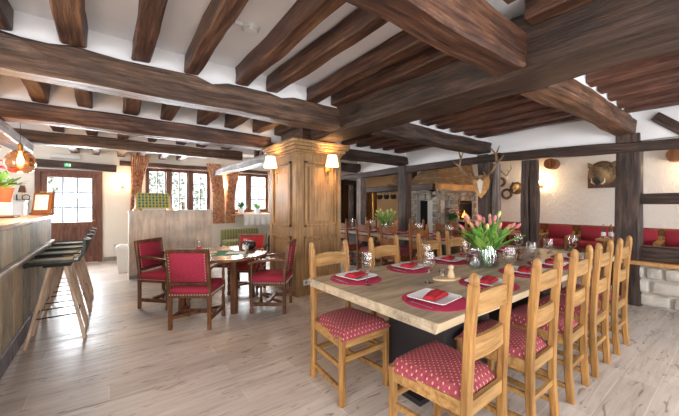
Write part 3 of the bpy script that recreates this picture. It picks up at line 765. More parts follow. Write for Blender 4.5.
# ------------------------------------------------------------------ long tables
lt = thing('dining_table', 'long rustic dining table with pale sawn edge and dark box legs in the foreground', 'table', (1.22, .87, 0))
m = MB(); n = 30; TL = 3.15; TW = 1.13; vs = []; fs = []
for i in range(n + 1):
    x = TL * i / n
    y0 = .012 * noise.noise(Vector((x * 2, 0, 3))); y1 = TW + .012 * noise.noise(Vector((x * 2, 9, 3)))
    vs += [(x, y0 + .02, .705), (x, y0, .76), (x, y1, .76), (x, y1 - .02, .705)]
for i in range(n):
    for k in range(4): fs.append((i * 4 + k, i * 4 + 4 + k, i * 4 + 4 + (k + 1) % 4, i * 4 + (k + 1) % 4))
fs += [(0, 1, 2, 3), tuple(reversed(range(4 * n, 4 * n + 4)))]
m.add([(x - .02 * (y - .5) * (1 if x < .01 else 0), y, z) for x, y, z in vs], [tuple(reversed(f)) for f in fs])
m.mi = [1 if (k % 4 in (0,) and k < 4 * n) else 0 for k in range(len(m.f))]
m.build('tabletop', ['tabletop', 'tableedge'], lt)
for x0 in (.52, 2.05):
    MB().b2(x0, x0 + .55, .32, .82, .02, .70, bev=.01).build('pedestal', 'darkbase', lt)
MB().b2(.4, 2.75, .42, .72, 0, .035).build('floor_plate', 'darkbase', lt)
lt2 = thing('dining_table', 'second long dining table near the fireplace, set with red placemats', 'table', (4.0, 2.55, 0))
MB().b2(0, .75, 0, 3.1, .71, .76, bev=.008).build('tabletop', 'tabletop', lt2)
for yy in (.35, 2.3): MB().b2(.22, .53, yy, yy + .45, 0, .71).build('pedestal', 'darkbase', lt2)

# ------------------------------------------------------------------ place settings
def make_placemat():
    o = MB().lathe([(.19, 0), (.193, .002), (.19, .004)], n=40).build('placemat', 'placemat'); tag(o, None, 'placemat'); return o
def make_plate():
    t = thing('plate', '', 'plate')
    m = MB(); vs = []; S = [(.06, .006), (.085, .010), (.118, .020), (.12, .022), (.119, .0245), (.085, .0145), (.06, .0105)]
    N = 32
    def sq(r, k):
        a = 2 * PI * k / N; c_, s_ = math.cos(a), math.sin(a); p = .18
        return (r * math.copysign(abs(c_) ** p, c_), r * math.copysign(abs(s_) ** p, s_))
    for r, z in S:
        for k in range(N): X, Y = sq(r, k); vs.append((X, Y, z))
    fs = [(i * N + k, i * N + (k + 1) % N, (i + 1) * N + (k + 1) % N, (i + 1) * N + k) for i in range(len(S) - 1) for k in range(N)]
    fs += [tuple(range(N - 1, -1, -1)), tuple(range((len(S) - 1) * N, len(S) * N))]
    m.add(vs, fs); m.build('dish', 'porcelain', t, smooth=True)
    MB().lathe([(.05, 0), (.05, .006), (.045, .006), (.045, 0)], n=24, close=False).build('foot_ring', 'porcelain', t); return t
def make_napkin():
    m = MB(); n = 14; vs = []; fs = []
    for j in range(n + 1):
        v = j / n
        for i in range(n + 1):
            u = i / n * 2 - 1; w = .055 * (1 - .35 * v)
            z = .006 + .02 * (1 - u * u) ** .6 * (1 - .3 * v) + .003 * math.sin(u * 7 + v * 3)
            vs.append((u * w, (v - .5) * .17, max(.001, z if 0 < j < n and 0 < i < n else .001)))
    for j in range(n):
        for i in range(n): a = j * (n + 1) + i; fs.append((a, a + 1, a + n + 2, a + n + 1))
    k0 = len(vs); vs += [(-.055, -.085, 0), (.055, -.085, 0), (.036, .085, 0), (-.036, .085, 0)]; fs.append((k0 + 3, k0 + 2, k0 + 1, k0))
    m.add(vs, fs); o = m.build('napkin', 'napkin', smooth=True); tag(o, None, 'napkin'); return o
def make_fork():
    m = MB(); m.bar((0, -.09, .002), (0, .035, .003), .012, .002, w1=.006).b2(-.011, .011, .035, .055, .001, .004)
    for k in range(4): m.b2(-.011 + .0062 * k, -.011 + .0062 * k + .0033, .055, .095, .001, .003)
    o = m.build('fork', 'steel'); tag(o, None, 'fork'); return o
def make_knife():
    m = MB(); m.bar((0, -.1, .003), (0, 0, .003), .013, .005, bev=1).bar((0, 0, .003), (0, .11, .002), .017, .002, w1=.005)
    o = m.build('knife', 'steel'); tag(o, None, 'knife'); return o
def make_glass(h=.225):
    t = thing('wine_glass', '', 'glass')
    b = [(.006, .085), (.02, .092), (.038, .115), (.045, .145), (.043, .18), (.035, h)]
    inn = [(r - .0015, z + (.002 if i == 0 else 0)) for i, (r, z) in enumerate(b)]
    MB().lathe(b + inn[::-1], n=24, close=False).build('bowl', 'glass', t, smooth=True)
    MB().lathe([(.012, .003), (.004, .012), (.0035, .06), (.006, .086)], n=12).build('stem', 'glass', t, smooth=True)
    MB().lathe([(.036, 0), (.036, .0015), (.012, .004)], n=24).build('foot', 'glass', t, smooth=True)
    return t
PR = dict(mat=make_placemat(), plate=make_plate(), nap=make_napkin(), fork=make_fork(), knife=make_knife(), glass=make_glass())
US = {k: False for k in PR}
def put(k, loc, rz, label, grp):
    o = inst(PR[k], US[k], loc, rz, label, grp); US[k] = True; return o
def setting(x, y, z, rz, where, tno, full=True, glass=None):
    R = Matrix.Rotation(rz, 3, 'Z')
    f = lambda a, b, c: (Vector((x, y, z)) + R @ Vector((a, b, c)))
    g = ' of the %s' % tno
    put('mat', f(0, 0, .0), rz, 'round pink-red placemat, %s' % where, 'placemats' + g)
    put('plate', f(-.01, .0, .0045), rz + .12, 'square white plate, %s' % where, 'plates' + g)
    put('nap', f(-.01, .0, .024), rz + PI / 2 + .25, 'folded red napkin on plate, %s' % where, 'napkins' + g)
    if full:
        put('fork', f(-.15, 0, .0045), rz, 'steel fork, %s' % where, 'forks' + g)
        put('knife', f(.15, 0, .0045), rz, 'steel knife, %s' % where, 'knives' + g)
    gx = glass if glass else f(-.04 if not full else 0.02, .2, 0)
    put('glass', Vector((gx[0], gx[1], z + .0005)), 0, 'clear stemmed wine glass, %s' % where, 'wine glasses' + g)
RXs = [1.52, 2.12, 2.70, 3.25, 3.83]
RG = [(1.83, 1.38), (2.51, 1.13), (2.98, 1.16), (3.41, 1.18), (3.95, 1.14)]
LG = [(1.44, 1.60), (2.12, 1.62), (2.67, 1.60), (3.25, 1.6), (3.72, 1.58)]
for i in range(5):
    setting(RXs[i], 1.10, .76, 0, 'near-side place, %s from the left, long table' % ORD[i], 'near long table', True, RG[i])
    setting(RXs[i] - .04, 1.775, .76, PI, 'far-side place, %s from the left, long table' % ORD[i], 'near long table', True, LG[i])
for i, y in enumerate((2.85, 3.45, 4.05, 4.65, 5.3)):
    setting(4.2, y, .76, -PI / 2, 'pillar-side place, %s from the right, second table' % ORD[i], 'second long table', False)
    setting(4.55, y, .76, PI / 2, 'fireplace-side place, %s from the right, second table' % ORD[i], 'second long table', False, (4.4, y + .1))

# salt and pepper on wooden tray
z = .7605
MB().lathe([(.075, 0), (.078, .006), (.075, .012)], n=28).build('tray', 'cork', None, (2.02, 1.36, z)).scale = (1.5, .9, 1)
o = COL.objects['tray']; o.rotation_euler.z = -.3; tag(o, 'oval light wood tray beside the salt and pepper on the long table', 'tray')
mill = [(.026, 0), (.028, .01), (.02, .04), (.014, .055), (.02, .068), (.021, .078), (.012, .09)]
o = MB().lathe(mill, n=18).build('pepper_mill', 'cork', None, (2.055, 1.35, z + .012), smooth=True); tag(o, 'small turned wooden pepper mill on the oval tray', 'pepper mill')
jar = thing('glass_shaker', 'small clear glass shaker with steel cap on the oval tray', 'shaker', (1.98, 1.375, z + .012))
MB().lathe([(.022, 0), (.022, .05), (.016, .058)], n=16).build('body', 'glass', jar, smooth=True); MB().lathe([(.017, .055), (.017, .068), (.0, .072)], n=16).build('cap', 'steel', jar, smooth=True)

# ------------------------------------------------------------------ tulip bouquets
def make_tulip(lean_dir, lean, h, flower, base, label, grp, fl=1.0, leafside=1):
    t = thing('tulip', label, 'flower', base, 0, grp)
    dx, dy = math.cos(lean_dir), math.sin(lean_dir)
    P = [Vector((0, 0, 0))]
    for k in range(1, 7):
        s = k / 6; P.append(Vector((dx * lean * s ** 1.6, dy * lean * s ** 1.6, h * s * (1 - .12 * s * lean / .2))))
    MB().tube(P, .0038, 6).build('stem', 'green', t)
    top = P[-1]; ax = (P[-1] - P[-2]).normalized(); R = Vector((0, 0, 1)).rotation_difference(ax).to_matrix()
    m = MB(); m.lathe([(.004, -.004), (.016 * fl, .008), (.021 * fl, .025), (.018 * fl, .045), (.008 * fl, .058)], top, 10, R=R)
    m.build('flower_head', flower, t, smooth=True)
    m = MB()
    for q in (0, 1, 2):
        a = lean_dir + leafside * (.6 + q * 1.7); s0 = P[2 + q % 2]; ex, ey = math.cos(a), math.sin(a); L = h * .55; vs = []
        for k in range(7):
            s = k / 6; c_ = s0 + Vector((dx * lean * .7 * s + ex * .13 * s ** 1.4, dy * lean * .7 * s + ey * .13 * s ** 1.4, L * s * (1 - .235 * s)))
            w = .02 * math.sin(PI * min(1, s * .93 + .06)) + .001; px, py = -ey, ex
            vs += [c_ + Vector((px * w, py * w, 0)), c_ + Vector((-ex * .004, -ey * .004, -.002)), c_ - Vector((px * w, py * w, 0)), c_ + Vector((ex * .004, ey * .004, -.004))]
        fs = []
        for k in range(6):
            for i in range(4): fs.append((k * 4 + i, k * 4 + (i + 1) % 4, k * 4 + 4 + (i + 1) % 4, k * 4 + 4 + i))
        m.add(vs, fs)
    m.build('leaf', 'green2' if random.random() < .45 else 'green', t, smooth=True)
def vase(loc, s, label):
    t = thing('glass_vase', label, 'vase', loc)
    out = [(.07, 0), (.082, .015), (.078, .08), (.066, .15), (.06, .19), (.072, .215)]; out = [(r * s, z * s) for r, z in out]
    inn = [(r - .003, z + (.006 if i == 0 else 0)) for i, (r, z) in enumerate(out)]
    MB().lathe(out + inn[::-1], n=28, close=False).build('vessel', 'vaseglass', t, smooth=True)
    MB().lathe([(.058 * s, .008), (.073 * s, .02 * s), (.077 * s, .08 * s), (.068 * s, .13 * s)], n=28).build('water', 'water', t, smooth=True)
V1 = (2.69, 1.41, .7608)
vase(V1, 1.2, 'clear glass vase of mixed tulips in the middle of the long table')
random.seed(11)
cols = ['pink', 'peach', 'pink', 'yellow', 'pink', 'peach', 'pink', 'pink', 'yellow', 'pink', 'peach', 'pink', 'yellow', 'pink', 'peach', 'pink', 'pink', 'peach', 'yellow', 'pink', 'pink', 'peach']
for i, c_ in enumerate(cols):
    a = i * 2.4; r = .012 + .02 * ((i * 7) % 10) / 10
    make_tulip(a, .04 + .19 * ((i * 5) % 11) / 11, random.uniform(.34, .45), c_, (V1[0] + r * math.cos(a), V1[1] + r * math.sin(a), V1[2] + .012), '%s tulip in the glass vase on the long table' % {'pink': 'pink', 'peach': 'peach orange', 'yellow': 'pale yellow'}[c_], 'tulips on the near long table', .68, 1 if i % 2 else -1)
V2 = (4.38, 4.35, .7608)
vase(V2, 1.0, 'clear glass vase of pale tulips on the second long table')
for i in range(12):
    a = i * 2.4; make_tulip(a, .05 + .16 * ((i * 5) % 11) / 11, random.uniform(.34, .42), 'yellow' if i % 2 else 'green2', (V2[0] + .02 * math.cos(a), V2[1] + .02 * math.sin(a), V2[2] + .012), 'greenish budding tulip in the glass vase on the second table' if i % 2 == 0 else 'pale yellow tulip in the glass vase on the second table', 'tulips on the second table')
# glass carafe with handle left of the vase
cf = thing('glass_jug', 'clear glass jug with handle left of the tulip vase', 'jug', (2.52, 1.42, .7608))
MB().lathe([(.04, 0), (.05, .02), (.052, .08), (.036, .14), (.042, .17), (.040, .17), (.034, .14), (.049, .08), (.047, .02), (.03, .006)], n=24, close=False).build('body', 'vaseglass', cf, smooth=True)
MB().tube([(-.035, .02, .15), (-.08, .03, .13), (-.085, .03, .08), (-.045, .02, .05)], .005, 8).build('handle', 'vaseglass', cf, smooth=True)
# dark wooden pepper mill and a white bowl farther along
o = MB().lathe([(.028, 0), (.03, .01), (.02, .05), (.014, .07), (.024, .085), (.02, .1), (.008, .112)], n=18).build('pepper_mill', 'walnut', None, (3.28, 1.38, .7608), smooth=True); tag(o, 'dark wooden pepper mill near the right end of the long table', 'pepper mill')
o = MB().lathe([(.03, 0), (.05, .02), (.062, .05), (.060, .05), (.047, .022), (.0, .006)], n=24).build('bowl', 'porcelain', None, (4.38, 4.95, .7608), smooth=True); tag(o, 'small white bowl on the second long table', 'bowl')

# ------------------------------------------------------------------ round table
rt = thing('round_table', 'round brown wooden table with thick square legs left of the pillar', 'table', (1.17, 4.2, 0), .88)
MB().lathe([(.58, .64), (.615, .65), (.62, .665), (.61, .68)], n=48).build('tabletop', 'roundtop', rt, smooth=True)
for a in range(4):
    aa = PI / 4 + a * PI / 2; MB().bar((.46 * math.cos(aa), .46 * math.sin(aa), 0), (.44 * math.cos(aa), .44 * math.sin(aa), .64), .075, .075, bev=1, up=(0, 1, 0)).build('leg', 'walnut', rt)
MB().box((0, 0, .59), (.62, .62, .09)).build('apron', 'walnut', rt)
def make_armchair(fab='crimson'):
    t = thing('armchair', '', 'chair')       # front +Y, back at y=-.2
    for s in (-1, 1):
        x = .205 * s
        m = MB(); m.bar((x, -.2, 0), (x, -.2, .46), .038, .038, bev=1, up=(0, 1, 0)).bar((x, -.2, .46), (x, -.255, .85), .038, .038, bev=1, up=(0, 1, 0)); m.build('back_post', 'walnut', t)
        m = MB(); m.lathe([(.022, 0), (.022, .05), (.015, .06), (.02, .1), (.021, .14)], (x, .2, 0), 12)
        m.lathe([(.021, .14), (.014, .17), (.021, .22), (.014, .28), (.022, .32), (.022, .42), (.014, .44), (.019, .5), (.013, .56), (.017, .6)], (x, .2, 0), 12); m.build('front_leg', 'walnut', t, smooth=True)
        m = MB(); P = [(x, -.23, .64), (x * 1.03, -.1, .655), (x * 1.06, .05, .64), (x * 1.06, .2, .615), (x * 1.08, .235, .60)]
        for i in range(4): m.bar(P[i], P[i + 1], .045, .028, bev=1)
        m.build('armrest', 'walnut', t)
        MB().bar((x, -.2, .11), (x, .2, .11), .028, .04).build('stretcher', 'walnut', t)
    MB().bar((-.2, 0, .13), (.2, 0, .13), .035, .04).build('stretcher', 'walnut', t)
    MB().bar((-.2, -.2, .12), (.2, .2, .12), .03, .03).build('stretcher', 'walnut', t)
    sf = MB().b2(-.2, .2, -.2, .21, .33, .38).build('seat_frame', 'walnut', t)
    m = MB(); m.box((0, .01, .405), (.44, .46, .085), bev=.03); sc = m.build('seat_cushion', fab, t, smooth=True)
    R = Matrix.Rotation(math.atan2(.055, .39), 3, 'X')
    b = MB(); b.box((0, -.228, .66), (.375, .055, .32), R, bev=.02); bc = b.build('backrest_cushion', fab, t, smooth=True)
    MB().box((0, -.252, .835), (.44, .036, .04), R, bev=.006).build('top_rail', 'walnut', t); MB().box((0, -.209, .485), (.4, .03, .035), bev=.004).build('lower_rail', 'walnut', t)
    nl = MB()
    for k in range(15):
        u = -.2 + .4 * k / 14
        nl.ball((u, .245, .37), .006, 6, 4); nl.ball((u, -.222, .37), .006, 6, 4)
        nl.ball((-.222, u, .37), .006, 6, 4); nl.ball((.222, u, .37), .006, 6, 4)
    nl.build('nail_trim', 'bone', sc)['kind'] = 'stuff'
    nl = MB()
    for k in range(10):
        z = .52 + .28 * k / 9; y = -.2 - (z - .46) * .14
        for s in (-1, 1): nl.ball((s * .186, y + .026, z), .005, 6, 4); nl.ball((s * .186, y - .034, z), .005, 6, 4)
    nl.build('nail_trim', 'bone', bc)['kind'] = 'stuff'
    return t
ar = make_armchair(); uar = False
def arm(x, y, face, label, proto=None, grp='armchairs at the round table'):
    """x,y = centre of the back legs; face = direction vector"""
    global uar
    rz = math.atan2(face[1], face[0]) - PI / 2; f = Vector((face[0], face[1], 0)).normalized() * .2
    o = inst(ar if proto is None else proto, uar if proto is None else False, (x + f.x, y + f.y, 0), rz, label, grp)
    if proto is None: uar = True
    return o
arm(.68, 3.535, (.59, .81), 'crimson armchair with its back to us at the round table')
arm(.46, 4.78, (.68, -.73), 'crimson armchair left of the round table, in front of the limed partition')
arm(1.82, 3.53, (-.78, .62), 'crimson armchair right of the round table beside the pillar')
rc = make_armchair('redfab'); arm(1.80, 4.72, (-.62, -.78), 'bright red armchair behind the round table facing us', rc)

# things on the round table
zt = .6805
o = MB().lathe([(.21, 0), (.21, .003)], n=32).build('cloth', 'gcloth', None, (1.2, 4.12, zt)); o.scale = (1.5, 1, 1); o.rotation_euler.z = -.64; tag(o, 'green cloth on the round table', 'cloth')
MB().box((1.33, 4.02, zt + .006), (.24, .17, .004), -.5).placed('leaflet', 'paper', 'white leaflet on the green cloth', 'leaflet')
MB().box((1.03, 4.27, zt + .006), (.24, .17, .004), -.2).placed('leaflet', 'yellowpaper', 'cream paper at the left side of the green cloth', 'leaflet')
MB().box((.86, 4.1, zt + .003), (.36, .28, .005), .5).placed('leaflet', 'yellowpaper', 'cream paper sheet on the left edge of the round table', 'leaflet')
bt = thing('bottle', 'small bottle with pink cap on the round table', 'bottle', (1.47, 4.12, zt + .004))
MB().lathe([(.026, 0), (.028, .01), (.028, .09), (.012, .12), (.012, .14)], n=18).build('body', 'glass', bt, smooth=True); MB().lathe([(.014, .138), (.014, .165), (0, .166)], n=14).build('cap', 'pink', bt); MB().lathe([(.0285, .03), (.0285, .075)], n=18, close=False).build('wrapper', 'paper', bt)
o = thing('bottle', 'second clear bottle beside the pink capped one', 'bottle', (1.53, 4.2, zt + .001)); MB().lathe([(.022, 0), (.024, .01), (.024, .1), (.01, .13), (.01, .15)], n=18).build('body', 'glass', o, smooth=True); MB().lathe([(.0245, .02), (.0245, .06)], n=18, close=False).build('wrapper', 'paper', o)
cn = thing('candle_holder', 'red glass candle holder with clear top on the round table', 'candle holder', (.98, 4.5, zt + .001))
MB().lathe([(.035, 0), (.038, .03), (.03, .06), (.0, .061)], n=18).build('cup', 'redplastic', cn, smooth=True); MB().lathe([(.028, .062), (.033, .1), (.025, .15), (.023, .15), (.031, .1), (.026, .062)], n=18, close=False).build('chimney', 'glass', cn, smooth=True)
tb = thing('handbag', 'small black handbag on the round table', 'bag', (1.6, 4.32, zt + .001), -.6)
m = MB(); m.box((0, 0, .055), (.2, .11, .11), bev=.03); m.build('body', 'black', tb, smooth=True)
MB().tube([(-.06, 0, .1), (-.05, 0, .16), (0, 0, .19), (.05, 0, .16), (.06, 0, .1)], .006, 6).build('handle', 'black', tb); MB().b2(-.03, .03, -.06, -.05, .05, .08).build('clasp', 'steel', tb)

# ------------------------------------------------------------------ limed partition, game board, bin
pt = thing('partition_counter', 'limed grey plank partition counter in front of the left window', 'counter', (.28, 6.5, 0))
MB().b2(0, 1.38, 0, .35, 0, 1.18).build('plank_body', 'greyplank', pt); MB().b2(-.01, 1.39, -.01, .36, 1.18, 1.2, bev=.004).build('top_board', 'greyplank', pt)
MB().b2(0, 1.38, -.008, 0, 0, .06).build('plinth', 'skirt', pt)
gm = thing('dotted_board_game', 'yellow board with rows of blue and green discs in a wooden stand on the partition', 'board game', (.66, 6.66, 1.201))
gm.scale = (.82, .9, 1.05)
R = Matrix.Rotation(-.45, 3, 'X')
MB().box((0, .0, .17), (.62, .03, .30), R, bev=.005).build('board', 'yellowboard', gm)
for c in range(9):
    for r in range(5):
        p = R @ Vector((-.265 + .066 * c, -.018, -.115 + .056 * r)) + Vector((0, 0, .17))
        MB().lathe([(.024, 0), (.024, .006)], p, 10, R=R @ Matrix.Rotation(PI / 2, 3, 'X')).build('disc', 'bluedot' if (c + r) % 2 else 'greendot', gm)
for s in (-1, 1):
    MB().bar((s * .33, -.14, 0), (s * .33, .05, .26), .03, .03).bar((s * .33, .14, 0), (s * .33, .05, .26), .03, .03).b2(s * .33 - .05, s * .33 + .05, -.16, .15, 0, .03).build('stand', 'cork', gm)
MB().b2(-.22, .22, -.15, -.06, 0, .035, bev=.008).build('tray', 'white', gm)
bn = thing('waste_bin', 'white pedal bin with flared lid by the far wall', 'bin', (.22, 7.3, 0))
MB().lathe([(.11, 0), (.12, .02), (.15, .4), (.15, .42)], n=4, R=Matrix.Rotation(PI / 4, 3, 'Z')).build('body', 'white', bn); MB().lathe([(.165, .42), (.17, .45), (.16, .5), (.05, .54)], n=4, R=Matrix.Rotation(PI / 4, 3, 'Z')).build('lid', 'white', bn)
ws = thing('wall_socket', 'white socket low on the wall behind the bin', 'socket', (.12, NY, .3)); MB().b2(-.04, .04, -.012, 0, 0, .08, bev=.003).build('plate', 'white', ws); MB().lathe([(.02, 0), (.02, .004)], (0, -.012, .04), 12, R=Matrix.Rotation(PI / 2, 3, 'X')).build('outlet', 'skirt', ws)

# ------------------------------------------------------------------ under the right window: bench, lace, plants, chairs
be = thing('bench', 'olive green striped upholstered bench under the right window', 'bench', (2.85, 8.25, 0))
MB().b2(-.5, .5, 0, .12, .25, .66, bev=.03).build('backrest', 'greenstripe', be, smooth=True); MB().b2(-.5, .5, -.45, 0, .25, .40, bev=.03).build('seat_cushion', 'greenstripe', be, smooth=True)
for x in (-.5, .45):
    for y in (-.4, .08): MB().bar((x, y, 0), (x, y, .25), .05, .05).build('leg', 'walnut', be)
lc = MB(); n = 40; vs = []; fs = []
for j in range(6):
    for i in range(n + 1):
        x = 3.05 + .95 * i / n
        if j == 0: p = (x, NY - .03, 1.034)
        elif j == 1: p = (x, NY - .33, 1.034)
        else: p = (x, NY - .345 + .02 * math.sin(i * .9) * (j - 1) / 4, 1.034 - .075 * (j - 1) - (.02 * abs(math.sin(i * .55)) if j == 5 else 0))
        vs.append(p)
for j in range(5):
    for i in range(n): a = j * (n + 1) + i; fs.append((a, a + n + 1, a + n + 2, a + 1))
lc.add(vs, fs); N = len(lc.v); lc.add([(x, y + .002, z - .003) for x, y, z in vs], [tuple(reversed(f)) for f in fs])
MB().b2(2.7, 4.05, NY - .33, NY - .2, .98, 1.028).placed('window_shelf', 'ledge', 'wooden shelf in front of the right window sill', 'shelf')
lc.placed('lace_cloth', 'lace', 'white scalloped lace cloth hanging from the right window sill', 'cloth')
def potplant(loc, s, label, flower=None, leaf='green', name='potted_plant', pot='terracotta', nleaf=40):
    t = thing(name, label, 'plant', loc)
    MB().lathe([(.05 * s, 0), (.07 * s, .1 * s), (.075 * s, .11 * s), (.06 * s, .11 * s)], n=18).build('pot', pot, t, smooth=True)
    m = MB(); st = MB()
    for i in range(nleaf):
        a = i * 2.4; e = random.uniform(.2, 1.3); L = s * random.uniform(.1, .19)
        d = Vector((math.cos(a) * math.sin(e), math.sin(a) * math.sin(e), math.cos(e)))
        b0 = Vector((0, 0, .1 * s)); tip = b0 + d * L; side = d.cross(Vector((0, 0, 1))).normalized() * .028 * s; up = side.cross(d).normalized() * .004
        m.add([b0 + d * L * .45, b0 + d * L * .75 + side, tip + Vector((0, 0, -.01)), b0 + d * L * .75 - side, b0 + d * L * .72 + up, b0 + d * L * .72 - up], [(0, 1, 4), (1, 2, 4), (2, 3, 4), (3, 0, 4), (1, 0, 5), (2, 1, 5), (3, 2, 5), (0, 3, 5)])
        st.tube([b0, b0 + d * L * .5], .003 * s, 5)
    m.build('foliage', leaf, t); st.build('stem', 'green', t)
    if flower:
        f = MB()
        for i in range(14):
            a = i * 2.4; q = Vector((math.cos(a) * .09 * s, math.sin(a) * .09 * s, s * random.uniform(.22, .3)))
            for k in range(6):
                b = k * PI / 3; dd = Vector((math.cos(b), math.sin(b), .2)) * .045 * s; w = Vector((-math.sin(b), math.cos(b), 0)) * .014 * s
                f.add([q, q + dd * .6 + w, q + dd, q + dd * .6 - w, q + dd * .6 + Vector((0, 0, -.003))], [(0, 1, 2, 3), (3, 2, 4), (2, 1, 4), (1, 0, 4), (0, 3, 4)])
        f.build('flower', flower, t)
    return t
random.seed(21)
potplant((3.05, NY - .15, 1.04), 1.35, 'left small plant in a pot on the right window sill', None, 'darkgreen', pot='porcelain')
potplant((3.52, NY - .15, 1.04), 1.3, 'right small plant in a pot on the right window sill', None, 'green', pot='porcelain')
# dark chairs whose posts show under the window
def dark_chair(x, y, rz, label, first=[None]):
    if first[0] is None:
        t = thing('side_chair', '', 'chair')
        for s in (-1, 1):
            MB().bar((.19 * s, -.2, 0), (.19 * s, -.22, .98), .045, .045, bev=1, up=(0, 1, 0)).build('back_post', 'black', t)
            MB().bar((.19 * s, .2, 0), (.19 * s, .2, .44), .04, .04, bev=1, up=(0, 1, 0)).build('front_leg', 'black', t)
        MB().b2(-.17, .17, -.23, -.2, .78, .9).b2(-.17, .17, -.22, -.19, .58, .66).build('backrest_slat', 'black', t)
        MB().box((0, 0, .45), (.42, .42, .05), bev=.015).build('seat', 'greenstripe', t)
        first[0] = t; o = t
    else: o = copy_tree(first[0])
    o.location = (x, y, 0); o.rotation_euler.z = rz; tag(o, label, None, 'black side chairs by the windows')
dark_chair(3.75, 7.9, 2.5, 'black side chair with tall posts beside the pillar under the right window')

# ------------------------------------------------------------------ bar
bar = thing('bar_counter', 'bar counter with pale wooden top and patchwork of grey and ochre panels', 'bar', (-.68, 2.0, 0))
BL = 3.98
MB().b2(-.6, 0, 0, BL, .12, 1.12).build('carcass', 'concrete', bar)
MB().b2(-.6, .03, -.0, BL + .02, 0, .16, bev=.01).build('plinth', 'concrete', bar)
MB().b2(-.72, .09, -.1, BL + .06, 1.13, 1.17, bev=.008).build('counter_top', 'barwood', bar)
MB().b2(-.02, .06, 0, BL, .79, .815, bev=.005).build('foot_ledge', 'greyplank', bar)
seq = ['slateB', 'slateA', 'slateC', 'slateB', 'slateA', 'slateC', 'slateA', 'slateB', 'slateC', 'slateA', 'slateB', 'slateA']
w = BL / 11
for k in range(11):
    MB().b2(.002, .02, k * w + .004, k * w + w - .004, .82, 1.125, bev=.003).build('panel', seq[k], bar)
    MB().b2(.002, .02, k * w + .004, k * w + w - .004, .165, .78, bev=.003).build('panel', seq[(k + 1) % 12] if k % 2 else seq[(k + 4) % 12], bar)
MB().b2(-.6, 0, BL, BL + .012, .16, 1.125).build('end_panel', 'slateC', bar)
# stools
def make_stool():
    t = thing('bar_stool', '', 'stool')       # front faces -X (towards bar), origin centre
    for sx in (-1, 1):
        for sy in (-1, 1):
            MB().bar((.21 * sx, .19 * sy, 0), (.055 * sx, .09 * sy, .72), .028, .034, bev=1, up=(0, 1, 0)).build('leg', 'beech', t)
    for sy in (-1, 1): MB().tube([(-.155, .155 * sy, .25), (.155, .155 * sy, .25)], .006, 6).build('foot_rung', 'iron', t)
    for sx in (-1, 1): MB().tube([(.155 * sx, -.155, .25), (.155 * sx, .155, .25)], .006, 6).build('foot_rung', 'iron', t)
    MB().b2(-.1, .1, -.12, .12, .715, .732).build('mounting_plate', 'iron', t)
    m = MB(); n = 14; vs = []; fs = []
    prof = [(-.22, .735), (-.2, .748), (-.1, .748), (0, .745), (.09, .75), (.15, .775), (.19, .82), (.215, .88), (.23, .94), (.236, .965)]
    for (x, z) in prof:
        k = (x + .22) / .456; hw = .2 if x < .12 else .2 - (x - .12) * .55
        for i in range(n + 1):
            u = i / n * 2 - 1; lift = .035 * u ** 4 * (1 if x < .15 else .2); fw = -.05 * u * u * max(0, (z - .78)) * 5
            hw2 = hw * (.93 if x < -.21 else 1)
            vs.append((x + fw, u * hw2, z + lift))
    N = len(vs); J = len(prof)
    vs += [(x + (.004 if z > .8 else 0) + (.018 if z > .78 else 0), y, z - (.02 if z < .8 else .004)) for x, y, z in vs]
    for j in range(J - 1):
        for i in range(n): a = j * (n + 1) + i; fs.append((a, a + n + 1, a + n + 2, a + 1)); fs.append((N + a, N + a + 1, N + a + n + 2, N + a + n + 1))
    for j in range(J - 1):
        for i, fl in ((0, 0), (n, 1)):
            a = j * (n + 1) + i; f = (a, N + a, N + a + n + 1, a + n + 1); fs.append(f if not fl else tuple(reversed(f)))
    for i in range(n):
        for j in (0, J - 1): a = j * (n + 1) + i; fs.append((a, a + 1, N + a + 1, N + a) if j == 0 else (a + 1, a, N + a, N + a + 1))
    m.add(vs, fs); m.build('seat_shell', 'charcoal', t, smooth=True)
    MB().box((-.05, 0, .757), (.32, .34, .024), bev=.008).build('seat_pad', 'olive', t, smooth=True)
    return t
stl = make_stool()
for i, y in enumerate((4.12, 4.68, 5.22, 5.78)):
    inst(stl, i > 0, (-.40, y, 0), random.uniform(-.04, .04), 'black bar stool with pale wooden legs, %s along the bar from our side' % ('nearest', 'second', 'third', 'farthest')[i] if True else '', 'stools along the bar')
# bar top items
es = thing('menu_easel', 'small wooden easel holding a white card at the end of the bar', 'easel', (-.73, 5.82, 1.171), -.25 - PI / 12)
es.scale = (1.1, 1.1, 1.1)
Rm = Matrix.Rotation(-.15, 3, 'X')
MB().box((0, 0, .15), (.21, .012, .25), Rm).build('board', 'oakd', es); MB().box((0, -.014, .155), (.15, .003, .19), Rm).build('card', 'paper', es)
MB().b2(-.12, .12, -.04, .02, 0, .025).bar((-.115, -.005, 0), (-.1, .04, .29), .016, .016).bar((.115, -.005, 0), (.1, .04, .29), .016, .016).bar((0, .11, 0), (0, .045, .27), .014, .014).build('frame', 'oakd', es)
MB().b2(-.02, .02, -.01, .05, .27, .295).build('clip', 'brass', es)
MB().box((-.98, 5.0, 1.18), (.3, .5, .016), .05, bev=.006).placed('serving_tray', 'walnut', 'dark serving tray lying on the bar top', 'tray')
random.seed(4)
MB().b2(-1.13, -.96, 5.31, 5.49, 1.171, 1.34, bev=.006).placed('box', 'white', 'white box under the red flowering plant on the bar', 'box')
potplant((-1.04, 5.4, 1.341), 1.6, 'red flowering plant in a pot on the bar at the left edge', 'poinsettia', 'darkgreen', 'flowering_plant', 'terracotta', 26)
